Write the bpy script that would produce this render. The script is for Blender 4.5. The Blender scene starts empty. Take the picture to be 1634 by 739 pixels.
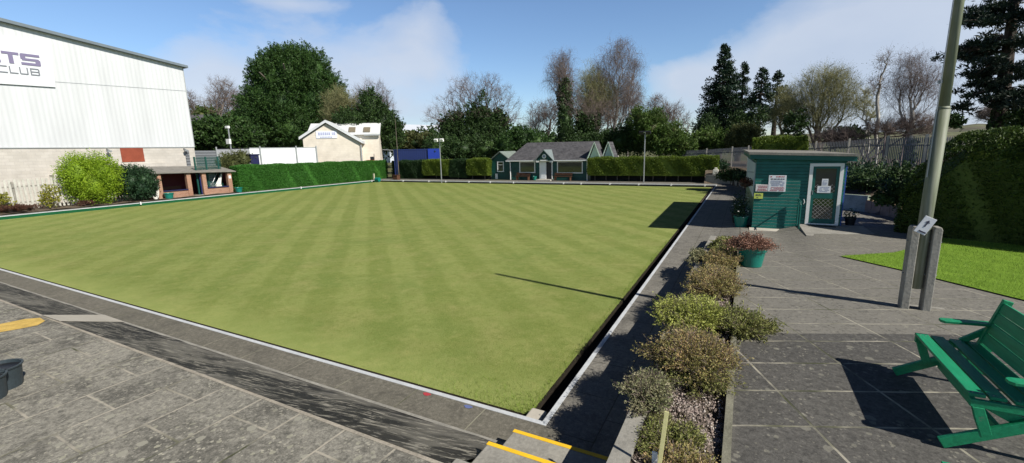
import bpy, math, random
import numpy as np
from mathutils import Vector, Matrix
rad = math.radians
scene = bpy.context.scene
col = scene.collection
RNG = np.random.default_rng(7)

# ------------------------------------------------------------------ camera
F = 706.99; YAW = 0.48204298; PITCH = 0.18184675; ROLL = -0.0227894
CAM = np.array([1.897, -4.286, 3.12])
def cam_axes():
    f = np.array([-math.sin(YAW)*math.cos(PITCH), math.cos(YAW)*math.cos(PITCH), -math.sin(PITCH)])
    r = np.array([math.cos(YAW), math.sin(YAW), 0.0]); u = np.cross(r, f)
    c, s = math.cos(ROLL), math.sin(ROLL)
    return c*r+s*u, -s*r+c*u, f
CR, CU, CF = cam_axes()
cd = bpy.data.cameras.new('camera'); cam = bpy.data.objects.new('camera', cd); col.objects.link(cam)
cam.matrix_world = Matrix(((CR[0], CU[0], -CF[0], CAM[0]), (CR[1], CU[1], -CF[1], CAM[1]), (CR[2], CU[2], -CF[2], CAM[2]), (0, 0, 0, 1)))
cd.sensor_width = 36; cd.lens = 36*F/1634; cd.clip_start = 0.05; cd.clip_end = 6000
scene.camera = cam

# ------------------------------------------------------------------ light
SUN_EL, SUN_AZ = 40.0, 11.0          # shadows run towards -X, a little towards +Y
to_sun = Vector((math.cos(rad(SUN_AZ))*math.cos(rad(SUN_EL)), -math.sin(rad(SUN_AZ))*math.cos(rad(SUN_EL)), math.sin(rad(SUN_EL))))
sd = bpy.data.lights.new('sun', 'SUN'); sd.energy = 5.0; sd.angle = rad(0.5); sd.color = (1.0, 0.95, 0.87)
sun = bpy.data.objects.new('sun', sd); col.objects.link(sun)
sun.rotation_mode = 'QUATERNION'; sun.rotation_quaternion = (-to_sun).to_track_quat('-Z', 'Y'); sun.location = (20, -5, 30)

world = bpy.data.worlds.new('World'); scene.world = world; world.use_nodes = True
SKY_STRENGTH = 0.078
def build_world():
    nt = world.node_tree; nt.nodes.clear(); N = nt.nodes.new; L = nt.links.new
    out = N('ShaderNodeOutputWorld'); bg = N('ShaderNodeBackground'); bg.inputs[1].default_value = SKY_STRENGTH
    L(bg.outputs[0], out.inputs[0])
    sky = N('ShaderNodeTexSky'); sky.sky_type = 'NISHITA'; sky.sun_disc = False
    sky.sun_elevation = rad(SUN_EL); sky.sun_rotation = rad(90+SUN_AZ); sky.air_density = 1.0; sky.dust_density = 0.35; sky.ozone_density = 1.6
    tc = N('ShaderNodeTexCoord')
    # clouds: broad banks placed by direction, broken up by noise
    def vm(op, a, b=None):
        n = N('ShaderNodeVectorMath'); n.operation = op
        for i, v in enumerate((a, b)):
            if v is None: continue
            if isinstance(v, (tuple, list)): n.inputs[i].default_value = v
            else: L(v, n.inputs[i])
        return n
    def m(op, a, b=0.0, clamp=False):
        n = N('ShaderNodeMath'); n.operation = op; n.use_clamp = clamp
        for i, v in enumerate((a, b)):
            if isinstance(v, (int, float)): n.inputs[i].default_value = v
            else: L(v, n.inputs[i])
        return n.outputs[0]
    total = None
    for (px, py, wx, wy, k) in CLOUDS:
        d = CF+CR*(px-817)/F-CU*(py-369.5)/F; d /= np.linalg.norm(d)
        az = np.cross(d, (0, 0, 1)); az /= np.linalg.norm(az); el = np.cross(az, d)
        a = m('DIVIDE', vm('DOT_PRODUCT', tc.outputs['Generated'], tuple(az)).outputs['Value'], wx)
        b = m('DIVIDE', vm('DOT_PRODUCT', tc.outputs['Generated'], tuple(el)).outputs['Value'], wy)
        front = m('GREATER_THAN', vm('DOT_PRODUCT', tc.outputs['Generated'], tuple(d)).outputs['Value'], 0.0)
        r2 = m('ADD', m('MULTIPLY', a, a), m('MULTIPLY', b, b))
        g = m('MULTIPLY', m('MULTIPLY', m('POWER', 2.718, m('MULTIPLY', r2, -1.0)), k), front)
        total = g if total is None else m('ADD', total, g)
    mp = N('ShaderNodeMapping'); L(tc.outputs['Generated'], mp.inputs[0]); mp.inputs['Scale'].default_value = (1, 1, 1.9)
    n1 = N('ShaderNodeTexNoise'); L(mp.outputs[0], n1.inputs['Vector']); n1.inputs['Scale'].default_value = 4.2; n1.inputs['Detail'].default_value = 9; n1.inputs['Roughness'].default_value = 0.58; n1.inputs['Distortion'].default_value = 0.25
    n2 = N('ShaderNodeTexNoise'); L(mp.outputs[0], n2.inputs['Vector']); n2.inputs['Scale'].default_value = 1.9; n2.inputs['Detail'].default_value = 6
    v = m('ADD', total, m('MULTIPLY', m('SUBTRACT', n1.outputs['Fac'], 0.5), 1.5))
    cr = N('ShaderNodeValToRGB'); L(v, cr.inputs[0]); e = cr.color_ramp.elements
    e[0].position = 0.34; e[0].color = (0, 0, 0, 1); e[1].position = 0.98; e[1].color = (1, 1, 1, 1)
    e2 = e.new(0.52); e2.color = (0.50, 0.50, 0.50, 1)
    cc = N('ShaderNodeValToRGB'); L(n2.outputs['Fac'], cc.inputs[0])
    cc.color_ramp.elements[0].position = 0.35; cc.color_ramp.elements[0].color = (4.9, 5.6, 7.0, 1)
    cc.color_ramp.elements[1].position = 0.65; cc.color_ramp.elements[1].color = (6.6, 7.1, 8.0, 1)
    mx = N('ShaderNodeMix'); mx.data_type = 'RGBA'
    tint = N('ShaderNodeMix'); tint.data_type = 'RGBA'; tint.blend_type = 'MULTIPLY'; tint.inputs[0].default_value = 1.0
    L(sky.outputs[0], tint.inputs[6]); tint.inputs[7].default_value = SKY_TINT
    L(cr.outputs[0], mx.inputs[0]); L(tint.outputs[2], mx.inputs[6]); L(cc.outputs[0], mx.inputs[7])
    fac = m('MULTIPLY', cr.outputs[0], 0.80); L(fac, mx.inputs[0])
    # sky dimmed above the view, added to cut fill light in the shadows
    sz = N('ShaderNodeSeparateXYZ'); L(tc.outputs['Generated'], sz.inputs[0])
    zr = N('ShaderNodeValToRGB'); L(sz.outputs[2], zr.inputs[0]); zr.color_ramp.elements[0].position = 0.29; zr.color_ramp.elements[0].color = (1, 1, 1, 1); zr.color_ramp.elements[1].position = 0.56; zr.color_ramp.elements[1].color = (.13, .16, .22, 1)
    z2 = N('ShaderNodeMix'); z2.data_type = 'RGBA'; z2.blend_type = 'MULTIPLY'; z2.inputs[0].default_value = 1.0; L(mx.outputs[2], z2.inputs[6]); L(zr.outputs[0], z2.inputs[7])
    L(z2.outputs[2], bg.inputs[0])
SKY_TINT = (1.02, 1.16, 1.34, 1)
CLOUDS = [(560, 110, .26, .10, .80), (400, 160, .16, .07, .7), (700, 70, .10, .08, .55), (330, 120, .06, .05, .5), (460, 5, .07, .012, .45),
          (1090, 120, .08, .035, .72), (1300, 120, .20, .10, .75), (1480, 70, .20, .11, .9), (1634, 120, .25, .16, .9), (1160, 165, .12, .04, .5), (620, 190, .3, .05, .5)]
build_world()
vs = scene.view_settings; vs.view_transform = 'Standard'; vs.look = 'None'; vs.gamma = 1.0; vs.use_curve_mapping = False
vs.exposure = 0.44

# ------------------------------------------------------------------ placing: pixel of the survey -> point at a real distance
def ray(px, py): return CF+CR*(px-817)/F-CU*(py-369.5)/F
def atZ(px, py, z=0.0): d = ray(px, py); return CAM+d*(z-CAM[2])/d[2]
def atX(px, py, x): d = ray(px, py); return CAM+d*(x-CAM[0])/d[0]
def atY(px, py, y): d = ray(px, py); return CAM+d*(y-CAM[1])/d[1]
def atD(px, py, D): d = ray(px, py); return CAM+d*D/math.hypot(d[0], d[1])
def pxm(D, px=817):     # metres per survey pixel at horizontal distance D
    d = ray(px, 240); return D/math.hypot(d[0], d[1])/F

# ------------------------------------------------------------------ object helpers
ORG = {}
def tag(o, label=None, cat=None, group=None, kind=None):
    if label: o['label'] = label
    if cat: o['category'] = cat
    if group: o['group'] = group
    if kind: o['kind'] = kind
    return o
def thing(name, label, cat, loc=(0, 0, 0), group=None):
    o = bpy.data.objects.new(name, None); o.empty_display_size = 0.2; col.objects.link(o); o.location = loc
    ORG[o.name] = np.array(loc, float); return tag(o, label, cat, group)
def link_mesh(name, me, mat, parent=None, origin=None, smooth=False):
    if mat is not None and not len(me.materials): me.materials.append(mat)
    o = bpy.data.objects.new(name, me); col.objects.link(o)
    if smooth: me.polygons.foreach_set('use_smooth', [True]*len(me.polygons))
    if parent is not None: o.parent = parent; ORG[o.name] = ORG[parent.name]
    else:
        org = np.array(origin if origin is not None else (0, 0, 0), float); o.location = org; ORG[o.name] = org
    return o
def np_mesh(name, V, Fc, mat, parent=None, origin=None, smooth=False, k=4):
    """V (n,3) world; Fc (m,k) ints"""
    org = ORG[parent.name] if parent is not None else np.array(origin if origin is not None else (0, 0, 0), float)
    V = np.asarray(V, np.float32)-org.astype(np.float32); Fc = np.asarray(Fc, np.int32)
    me = bpy.data.meshes.new(name); me.vertices.add(len(V)); me.vertices.foreach_set('co', V.ravel())
    me.loops.add(Fc.size); me.loops.foreach_set('vertex_index', Fc.ravel())
    me.polygons.add(len(Fc)); me.polygons.foreach_set('loop_start', np.arange(0, Fc.size, Fc.shape[1], dtype=np.int32))
    try: me.polygons.foreach_set('loop_total', np.full(len(Fc), Fc.shape[1], np.int32))
    except Exception: pass
    me.update(calc_edges=True); me.validate()
    return link_mesh(name, me, mat, parent, org if parent is None else None, smooth)
class MB:
    def __init__(s): s.v = []; s.f = []
    def add(s, vs, fs):
        n = len(s.v); s.v += [tuple(map(float, p)) for p in vs]; s.f += [tuple(i+n for i in f) for f in fs]; return s
    def box(s, x0, x1, y0, y1, z0, z1):
        v = [(x, y, z) for z in (z0, z1) for y in (y0, y1) for x in (x0, x1)]
        return s.add(v, [(0, 2, 3, 1), (4, 5, 7, 6), (0, 1, 5, 4), (2, 6, 7, 3), (0, 4, 6, 2), (1, 3, 7, 5)])
    def obox(s, c, ax, ay, az):       # centre and three half vectors
        c, ax, ay, az = (np.array(q, float) for q in (c, ax, ay, az))
        v = [c+i*ax+j*ay+k*az for k in (-1, 1) for j in (-1, 1) for i in (-1, 1)]
        f = [(0, 2, 3, 1), (4, 5, 7, 6), (0, 1, 5, 4), (2, 6, 7, 3), (0, 4, 6, 2), (1, 3, 7, 5)]
        if np.dot(np.cross(ax, ay), az) < 0: f = [q[::-1] for q in f]
        return s.add(v, f)
    def beam(s, a, b, w, h, up=(0, 0, 1)):     # rectangular bar from a to b, w across, h along 'up'
        a, b = np.array(a, float), np.array(b, float); d = b-a; L = np.linalg.norm(d); t = d/L
        side = np.cross(t, up); side /= np.linalg.norm(side); u = np.cross(side, t)
        return s.obox((a+b)/2, d/2, side*w/2, u*h/2)
    def tube(s, pts, r, n=8, cap=True):
        pts = [np.array(p, float) for p in pts]; rs = r if isinstance(r, (list, tuple)) else [r]*len(pts); rings = []
        for i, p in enumerate(pts):
            t = pts[min(i+1, len(pts)-1)]-pts[max(i-1, 0)]; t /= np.linalg.norm(t)+1e-9
            a = np.cross(t, (0.03, 0.02, 1) if abs(t[2]) < .9 else (1, 0, 0.02)); a /= np.linalg.norm(a); b = np.cross(t, a)
            rings.append([p+rs[i]*(math.cos(2*math.pi*k/n)*a+math.sin(2*math.pi*k/n)*b) for k in range(n)])
        v = [q for R in rings for q in R]; f = []
        for i in range(len(pts)-1):
            for k in range(n):
                f.append((i*n+k, i*n+(k+1) % n, (i+1)*n+(k+1) % n, (i+1)*n+k))
        if cap: f.append(tuple(range(n))[::-1]); f.append(tuple((len(pts)-1)*n+k for k in range(n)))
        return s.add(v, f)
    def lathe(s, c, prof, n=24, closed=False):   # prof [(r,z)]
        v = []; f = []
        for (r, z) in prof:
            for k in range(n): v.append((c[0]+r*math.cos(2*math.pi*k/n), c[1]+r*math.sin(2*math.pi*k/n), c[2]+z))
        for i in range(len(prof)-1):
            for k in range(n): f.append((i*n+k, i*n+(k+1) % n, (i+1)*n+(k+1) % n, (i+1)*n+k))
        return s.add(v, f)
    def poly(s, pts): return s.add(pts, [tuple(range(len(pts)))])
    def extr(s, pts, d):              # closed polygon pushed along vector d
        n = len(pts); d = np.array(d, float); a = [np.array(p, float) for p in pts]; b = [p+d for p in a]
        nrm = np.zeros(3)
        for i in range(n): nrm += np.cross(a[i], a[(i+1) % n])
        f = [tuple(range(n))[::-1], tuple(range(n, 2*n))]+[(i, (i+1) % n, n+(i+1) % n, n+i) for i in range(n)]
        if np.dot(nrm, d) < 0: f = [q[::-1] for q in f]
        return s.add(a+b, f)
    def build(s, name, mat, parent=None, origin=None, smooth=False, bevel=0, seg=2):
        org = ORG[parent.name] if parent is not None else np.array(origin if origin is not None else (0, 0, 0), float)
        me = bpy.data.meshes.new(name); me.from_pydata([tuple(np.array(p)-org) for p in s.v], [], s.f); me.update()
        o = link_mesh(name, me, mat, parent, org if parent is None else None, smooth)
        if bevel:
            b = o.modifiers.new('bevel', 'BEVEL'); b.width = bevel; b.segments = seg; b.limit_method = 'ANGLE'; b.angle_limit = rad(40)
        return o
def copy_tree(o, parent=None):
    c = o.copy(); col.objects.link(c)
    if parent is not None: c.parent = parent
    ORG[c.name] = ORG[o.name]
    for ch in list(o.children): copy_tree(ch, c)
    return c

# ------------------------------------------------------------------ materials
class NT:
    def __init__(s, name):
        s.m = bpy.data.materials.new(name); s.m.use_nodes = True; s.t = s.m.node_tree; s.t.nodes.clear()
        s.out = s.n('ShaderNodeOutputMaterial'); s.b = s.n('ShaderNodeBsdfPrincipled'); s.l(s.b.outputs[0], s.out.inputs[0])
        s.tc = s.n('ShaderNodeTexCoord')
    def n(s, k): return s.t.nodes.new(k)
    def l(s, a, b): s.t.links.new(a, b)
    def set(s, sock, v):
        if isinstance(v, (int, float)): sock.default_value = v
        elif isinstance(v, (tuple, list)): sock.default_value = tuple(v)+((1,) if len(v) == 3 and sock.type == 'RGBA' else ())
        else: s.l(v, sock)
    def map(s, scale=(1, 1, 1), rot=(0, 0, 0), loc=(0, 0, 0), src='Object'):
        m = s.n('ShaderNodeMapping'); s.l(s.tc.outputs[src], m.inputs[0]); m.inputs['Scale'].default_value = scale; m.inputs['Rotation'].default_value = rot; m.inputs['Location'].default_value = loc
        return m.outputs[0]
    def rmap(s, scale, rot):     # turn first, then stretch
        a = s.map((1, 1, 1), (0, 0, rot)); m = s.n('ShaderNodeMapping'); s.l(a, m.inputs[0]); m.inputs['Scale'].default_value = scale; return m.outputs[0]
    def noise(s, scale, detail=4, rough=.55, vec=None, dist=0):
        n = s.n('ShaderNodeTexNoise'); s.l(vec if vec is not None else s.tc.outputs['Object'], n.inputs['Vector'])
        n.inputs['Scale'].default_value = scale; n.inputs['Detail'].default_value = detail; n.inputs['Roughness'].default_value = rough; n.inputs['Distortion'].default_value = dist
        return n.outputs['Fac']
    def vor(s, scale, vec=None, out='Distance', feature='F1'):
        n = s.n('ShaderNodeTexVoronoi'); n.feature = feature; s.l(vec if vec is not None else s.tc.outputs['Object'], n.inputs['Vector']); n.inputs['Scale'].default_value = scale
        return n.outputs[out]
    def ramp(s, fac, stops, interp='LINEAR'):
        r = s.n('ShaderNodeValToRGB'); s.l(fac, r.inputs[0]); e = r.color_ramp.elements; r.color_ramp.interpolation = interp
        while len(e) > 1: e.remove(e[-1])
        for i, (p, c) in enumerate(stops):
            q = e[0] if i == 0 else e.new(p); q.position = p
            q.color = (c, c, c, 1) if isinstance(c, (int, float)) else tuple(c)+(1,)
        return r.outputs[0]
    def mix(s, f, a, b, mode='MIX'):
        m = s.n('ShaderNodeMix'); m.data_type = 'RGBA'; m.blend_type = mode; s.set(m.inputs[0], f); s.set(m.inputs[6], a); s.set(m.inputs[7], b); return m.outputs[2]
    def math(s, op, a, b=0.0, c=None, clamp=False):
        m = s.n('ShaderNodeMath'); m.operation = op; m.use_clamp = clamp; s.set(m.inputs[0], a); s.set(m.inputs[1], b)
        if c is not None: s.set(m.inputs[2], c)
        return m.outputs[0]
    def bump(s, h, strength=.3, dist=.02):
        b = s.n('ShaderNodeBump'); s.l(h, b.inputs['Height']); b.inputs['Strength'].default_value = strength; b.inputs['Distance'].default_value = dist; s.l(b.outputs[0], s.b.inputs['Normal'])
    def done(s, colr, rough=.8, spec=.3, metal=0):
        s.set(s.b.inputs['Base Color'], colr); s.set(s.b.inputs['Roughness'], rough); s.b.inputs['Specular IOR Level'].default_value = spec; s.b.inputs['Metallic'].default_value = metal
        return s.m
def lum(c, k): return tuple(x*k for x in c)
def m_plain(name, c, rough=.6, spec=.3, var=.18, scale=6, bump=.08, metal=0):
    n = NT(name); f = n.noise(scale, 6); f2 = n.noise(scale*9, 3)
    cc = n.mix(n.ramp(f, [(.3, 0.0), (.7, 1.0)]), lum(c, 1-var), lum(c, 1+var)); cc = n.mix(.35, cc, n.mix(n.ramp(f2, [(.35, 0.), (.65, 1.)]), lum(c, 1-var), lum(c, 1+var)))
    n.bump(f2, bump, .01); return n.done(cc, rough, spec, metal)
def m_leaf(name, cols, trans=.25, clump=1.2, rough=.55):
    """leaf colours vary from leaf to leaf and from clump to clump"""
    n = NT(name); g = n.n('ShaderNodeNewGeometry')
    k = len(cols); a = n.ramp(g.outputs['Random Per Island'], [(i/(k-1), c) for i, c in enumerate(cols)])
    f = n.noise(clump, 3); cc = n.mix(n.ramp(f, [(.35, .0), (.65, .65)]), a, cols[-1]); n.done(cc, rough, .25)
    tr = n.n('ShaderNodeBsdfTranslucent'); n.l(cc, tr.inputs[0]); ms = n.n('ShaderNodeMixShader'); ms.inputs[0].default_value = trans
    n.l(n.b.outputs[0], ms.inputs[1]); n.l(tr.outputs[0], ms.inputs[2]); n.l(ms.outputs[0], n.out.inputs[0]); return n.m
def m_bark(name, c, c2):
    n = NT(name); v = n.map((1, 1, .25)); f = n.noise(9, 5, vec=v); cc = n.mix(n.ramp(f, [(.35, 0.), (.65, 1.)]), c, c2); n.bump(f, .4, .03); return n.done(cc, .9, .15)
def m_slabs(name, rot, w, h, off, loc, base, base2, joint, jw=.012, offset=.5, lichen=.5, dirt=.5, blotch=.35, beyond=None):
    n = NT(name); v = n.map((1, 1, 1), (0, 0, rot), loc)
    wob = n.n('ShaderNodeVectorMath'); wob.operation = 'ADD'; nn = n.n('ShaderNodeTexNoise'); n.l(n.tc.outputs['Object'], nn.inputs[0]); nn.inputs['Scale'].default_value = 2.5; nn.inputs['Detail'].default_value = 5
    sc = n.n('ShaderNodeVectorMath'); sc.operation = 'SCALE'; n.l(nn.outputs['Color'], sc.inputs[0]); sc.inputs['Scale'].default_value = .022
    n.l(v, wob.inputs[0]); n.l(sc.outputs[0], wob.inputs[1]); vv = wob.outputs[0]
    br = n.n('ShaderNodeTexBrick'); n.l(vv, br.inputs['Vector']); br.offset = offset; br.offset_frequency = 2
    br.inputs['Scale'].default_value = 1; br.inputs['Brick Width'].default_value = w; br.inputs['Row Height'].default_value = h
    br.inputs['Mortar Size'].default_value = jw; br.inputs['Mortar Smooth'].default_value = .25; br.inputs['Bias'].default_value = 0
    br.inputs['Color1'].default_value = (0, 0, 0, 1); br.inputs['Color2'].default_value = (1, 1, 1, 1); br.inputs['Mortar'].default_value = (.5, .5, .5, 1)
    slab = n.mix(br.outputs['Color'], base, base2)
    big = n.noise(.9, 6, .6); slab = n.mix(n.ramp(big, [(.35, 0.), (.7, blotch*1.6)]), slab, lum(base2, 1.25))
    gr = n.noise(60, 4, .7); slab = n.mix(.55, slab, n.mix(n.ramp(gr, [(.3, 0.), (.7, 1.)]), lum(base, .62), lum(base2, 1.45)), 'MIX')
    # dark algae stains
    st = n.noise(2.3, 7, .65, dist=.6); slab = n.mix(n.ramp(st, [(.48, 0.), (.66, dirt)]), slab, (.028, .027, .024))
    if beyond:      # the slabs past one joint are of an older, paler batch
        sy = n.n('ShaderNodeSeparateXYZ'); n.l(vv, sy.inputs[0]); slab = n.mix(n.math('GREATER_THAN', sy.outputs[1], beyond[0]), slab, n.mix(.62, slab, beyond[1]))
    md = n.noise(17, 6, .7, dist=.5); slab = n.mix(n.ramp(md, [(.36, .55), (.50, 0.)]), slab, lum(base, .55)); slab = n.mix(n.ramp(md, [(.54, 0.), (.70, .6)]), slab, lum(base2, 1.7))
    for (vs_, kk, cl) in ((30, .5, (.36, .34, .27)), (14, .42, (.30, .29, .22))):
        d_ = n.vor(vs_); c_ = n.n('ShaderNodeSeparateColor'); n.l(n.vor(vs_, out='Color'), c_.inputs[0])
        r_ = n.math('MULTIPLY', n.math('POWER', c_.outputs[0], 2.8 if lichen > .7 else 7.), kk); dn = n.math('ADD', d_, n.math('MULTIPLY', n.math('SUBTRACT', n.noise(vs_*2.6, 4, .7), .5), .5))
        dens = n.ramp(n.noise(1.4, 4), [(.38, .25), (.62, 1.)]); slab = n.mix(n.math('MULTIPLY', n.math('MULTIPLY', n.math('LESS_THAN', dn, r_), dens), min(1., lichen*1.0)), slab, cl)
    # pale lichen discs
    vd = n.vor(7.5, vec=n.map((1, 1, 1)), out='Distance'); vc = n.vor(7.5, out='Color')
    sepc = n.n('ShaderNodeSeparateColor'); n.l(vc, sepc.inputs[0])
    rr = n.math('MULTIPLY', n.math('POWER', sepc.outputs[0], 4.5), .36)
    dd = n.math('ADD', vd, n.math('MULTIPLY', n.math('SUBTRACT', n.noise(22, 4, .7), .5), .34))
    disc = n.math('MULTIPLY', n.math('LESS_THAN', dd, rr), lichen)
    slab = n.mix(disc, slab, (.27, .26, .21))
    gj = n.noise(5, 4); jf = n.math('MULTIPLY', br.outputs['Fac'], n.ramp(gj, [(.3, .25), (.55, 1.)]))
    c = n.mix(jf, slab, n.mix(n.ramp(n.noise(1.3, 4), [(.45, 0.), (.62, 1.)]), joint, (.055, .06, .028)))
    hh = n.math('SUBTRACT', n.math('MULTIPLY', gr, .35), n.math('MULTIPLY', br.outputs['Fac'], .8)); n.bump(hh, .5, .012)
    return n.done(c, .85, .25)

GREEN_PAINT = (.004, .085, .070)
M = {}
M['kiosk'] = m_plain('green paint on boards', GREEN_PAINT, .45, .4, .15, 5)
M['club'] = m_plain('dark green weatherboard paint', (.006, .058, .046), .5, .35, .2, 3)
M['bench'] = m_plain('glossy green bench paint', (.010, .24, .105), .42, .45, .14, 7, .12)
M['pot'] = m_plain('green glazed plastic', (.006, .15, .115), .3, .5, .12, 4)
M['white'] = m_plain('white paint', (.72, .72, .70), .5, .4, .05, 4)
M['whitemetal'] = m_plain('white coated metal', (.70, .72, .72), .45, .4, .04, .7)
M['concrete'] = m_plain('weathered concrete', (.25, .24, .21), .9, .2, .3, 3, .5)
M['palec'] = m_plain('pale render', (.42, .39, .33), .9, .2, .10, 2, .3)
M['dark'] = m_plain('black plastic', (.012, .013, .015), .45, .4, .2, 5)
M['tub'] = m_plain('dark grey plastic tub', (.030, .042, .048), .5, .4, .25, 6)
M['soil'] = m_plain('dry soil and litter', (.12, .095, .07), .95, .1, .45, 7, .8)
M['yellow'] = m_plain('yellow line paint', (.75, .46, .02), .7, .3, .16, 9)
M['yellowworn'] = m_plain('worn yellow paint', (.50, .34, .09), .8, .2, .3, 9)
M['metal'] = m_plain('galvanised steel', (.32, .33, .33), .45, .5, .15, 4, .05, .6)
M['greymetal'] = m_plain('grey painted steel', (.30, .32, .32), .5, .4, .15, 3)
M['blue'] = m_plain('blue container paint', (.006, .016, .085), .45, .4, .12, 2)
M['navy'] = m_plain('navy plastic', (.012, .014, .06), .5, .4, .2, 4)
M['brown'] = m_plain('rust brown boarding', (.22, .055, .03), .8, .2, .2, 2)
M['felt'] = m_plain('grey roofing felt', (.19, .18, .16), .9, .15, .3, 2.5, .4)
M['wood'] = m_plain('brown stained wood', (.085, .040, .022), .7, .3, .25, 8)
M['glass'] = None
M['red'] = m_plain('red paint', (.30, .01, .01), .5, .4, .2, 3)
M['maroon'] = m_plain('maroon painted boards', (.09, .012, .015), .6, .3, .2, 3)
M['cloth'] = m_plain('off white canvas', (.62, .60, .54), .9, .1, .12, 5)
M['ivory'] = m_plain('aged white plastic', (.6, .58, .5), .6, .3, .15, 5)
M['flower'] = m_plain('white petals', (.75, .72, .70), .6, .2, .05)
def bench_mat():
    n = NT('weathered green bench paint'); v = n.map((14, 1.2, 14)); f = n.noise(3, 6, .7, vec=v); f2 = n.noise(14, 5, .7)
    c = n.mix(n.ramp(f, [(.35, 0.), (.65, 1.)]), (.007, .19, .082), (.014, .28, .125)); c = n.mix(n.ramp(f2, [(.62, 0.), (.70, .7)]), c, (.10, .20, .13)); c = n.mix(n.ramp(n.noise(2.2, 5), [(.5, 0.), (.7, .35)]), c, (.03, .12, .06))
    n.bump(f, .35, .004); return n.done(c, .45, .4)
M['bench'] = bench_mat()
def glass_mat():
    n = NT('dark window glass'); f = n.noise(1.2, 3); return n.done(n.mix(f, (.012, .016, .014), (.05, .06, .045)), .05, .9)
M['glass'] = glass_mat()
M['bark'] = m_bark('grey brown bark', (.075, .062, .05), (.17, .145, .12))
M['twig'] = m_bark('grey purple twigs', (.11, .085, .075), (.22, .175, .155))
M['birch'] = m_bark('pale birch bark', (.20, .185, .16), (.48, .46, .42))
M['birchtwig'] = m_bark('red brown birch twigs', (.105, .078, .062), (.20, .155, .125))
M['olivetwig'] = m_bark('yellow green willow twigs', (.17, .165, .075), (.30, .29, .15))
M['pinebark'] = m_bark('dark pine bark', (.03, .024, .02), (.075, .06, .05))
M['l_ever'] = m_leaf('deep evergreen leaves', [(.014, .042, .010), (.028, .068, .014), (.060, .115, .024), (.032, .072, .015)], .12, .5)
M['l_ivy'] = m_leaf('ivy leaves', [(.012, .028, .008), (.025, .054, .013), (.055, .10, .024), (.028, .055, .015)], .12, .7)
M['l_red'] = m_leaf('redwood needles', [(.006, .018, .010), (.012, .034, .014), (.028, .055, .02), (.012, .03, .015)], .1, .5)
M['l_pine'] = m_leaf('pine needles', [(.006, .014, .010), (.010, .024, .014), (.022, .04, .022)], .08, .6)
M['l_olive'] = m_leaf('olive spring leaves', [(.05, .065, .02), (.085, .10, .032), (.13, .14, .05), (.09, .10, .035)], .3, .5)
M['l_green'] = m_leaf('fresh green shrub leaves', [(.035, .075, .014), (.07, .13, .022), (.13, .21, .04), (.07, .11, .028)], .25, .5)
M['l_hedge'] = m_leaf('clipped green hedge', [(.020, .085, .012), (.036, .14, .018), (.06, .19, .028), (.042, .14, .02)], .2, .5)
M['l_hedge2'] = m_leaf('clipped cypress hedge with yellow tips', [(.035, .068, .009), (.075, .12, .014), (.17, .22, .022), (.09, .14, .016)], .22, .8)
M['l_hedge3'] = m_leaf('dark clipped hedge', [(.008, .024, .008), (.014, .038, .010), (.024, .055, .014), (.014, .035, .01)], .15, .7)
M['l_hedge4'] = m_leaf('tall cypress hedge', [(.022, .042, .009), (.045, .08, .013), (.11, .16, .022), (.04, .07, .013)], .2, .9)
M['l_gold'] = m_leaf('golden conifer leaves', [(.12, .20, .010), (.19, .30, .014), (.30, .40, .025), (.2, .32, .02)], .3, 1.5)
M['l_yel'] = m_leaf('yellow variegated leaves', [(.25, .24, .03), (.40, .36, .05), (.18, .20, .03)], .3, 2)
M['l_dark'] = m_leaf('dark laurel leaves', [(.008, .025, .012), (.016, .045, .018), (.035, .075, .03), (.015, .04, .016)], .12, 1)
M['l_brown'] = m_leaf('brown winter juniper foliage', [(.16, .15, .05), (.34, .26, .11), (.46, .29, .16), (.36, .29, .11), (.20, .21, .06)], .2, 3.5)
M['l_lime'] = m_leaf('lime green juniper tips', [(.17, .20, .03), (.32, .36, .07), (.46, .50, .14), (.34, .36, .09)], .25, 5)
M['l_jgreen'] = m_leaf('green juniper sprays', [(.10, .13, .03), (.18, .21, .05), (.30, .33, .10), (.20, .19, .07)], .22, 5)
M['l_jdry'] = m_leaf('dry grey juniper sprays', [(.16, .15, .08), (.28, .26, .15), (.38, .34, .22), (.17, .20, .08)], .22, 5)
M['l_rust'] = m_leaf('rusty red heather leaves', [(.14, .06, .045), (.26, .13, .09), (.36, .20, .15), (.20, .11, .07)], .2, 6)
M['l_heath'] = m_leaf('dark brown heather', [(.07, .025, .018), (.12, .045, .03), (.09, .05, .03)], .15, 4)
M['l_turf'] = m_leaf('short turf blades', [(.12, .165, .03), (.20, .245, .055), (.30, .32, .10)], .2, 1)
M['l_grass'] = m_leaf('grass blades', [(.10, .17, .02), (.16, .26, .03), (.24, .34, .05)], .3, 2)

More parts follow.
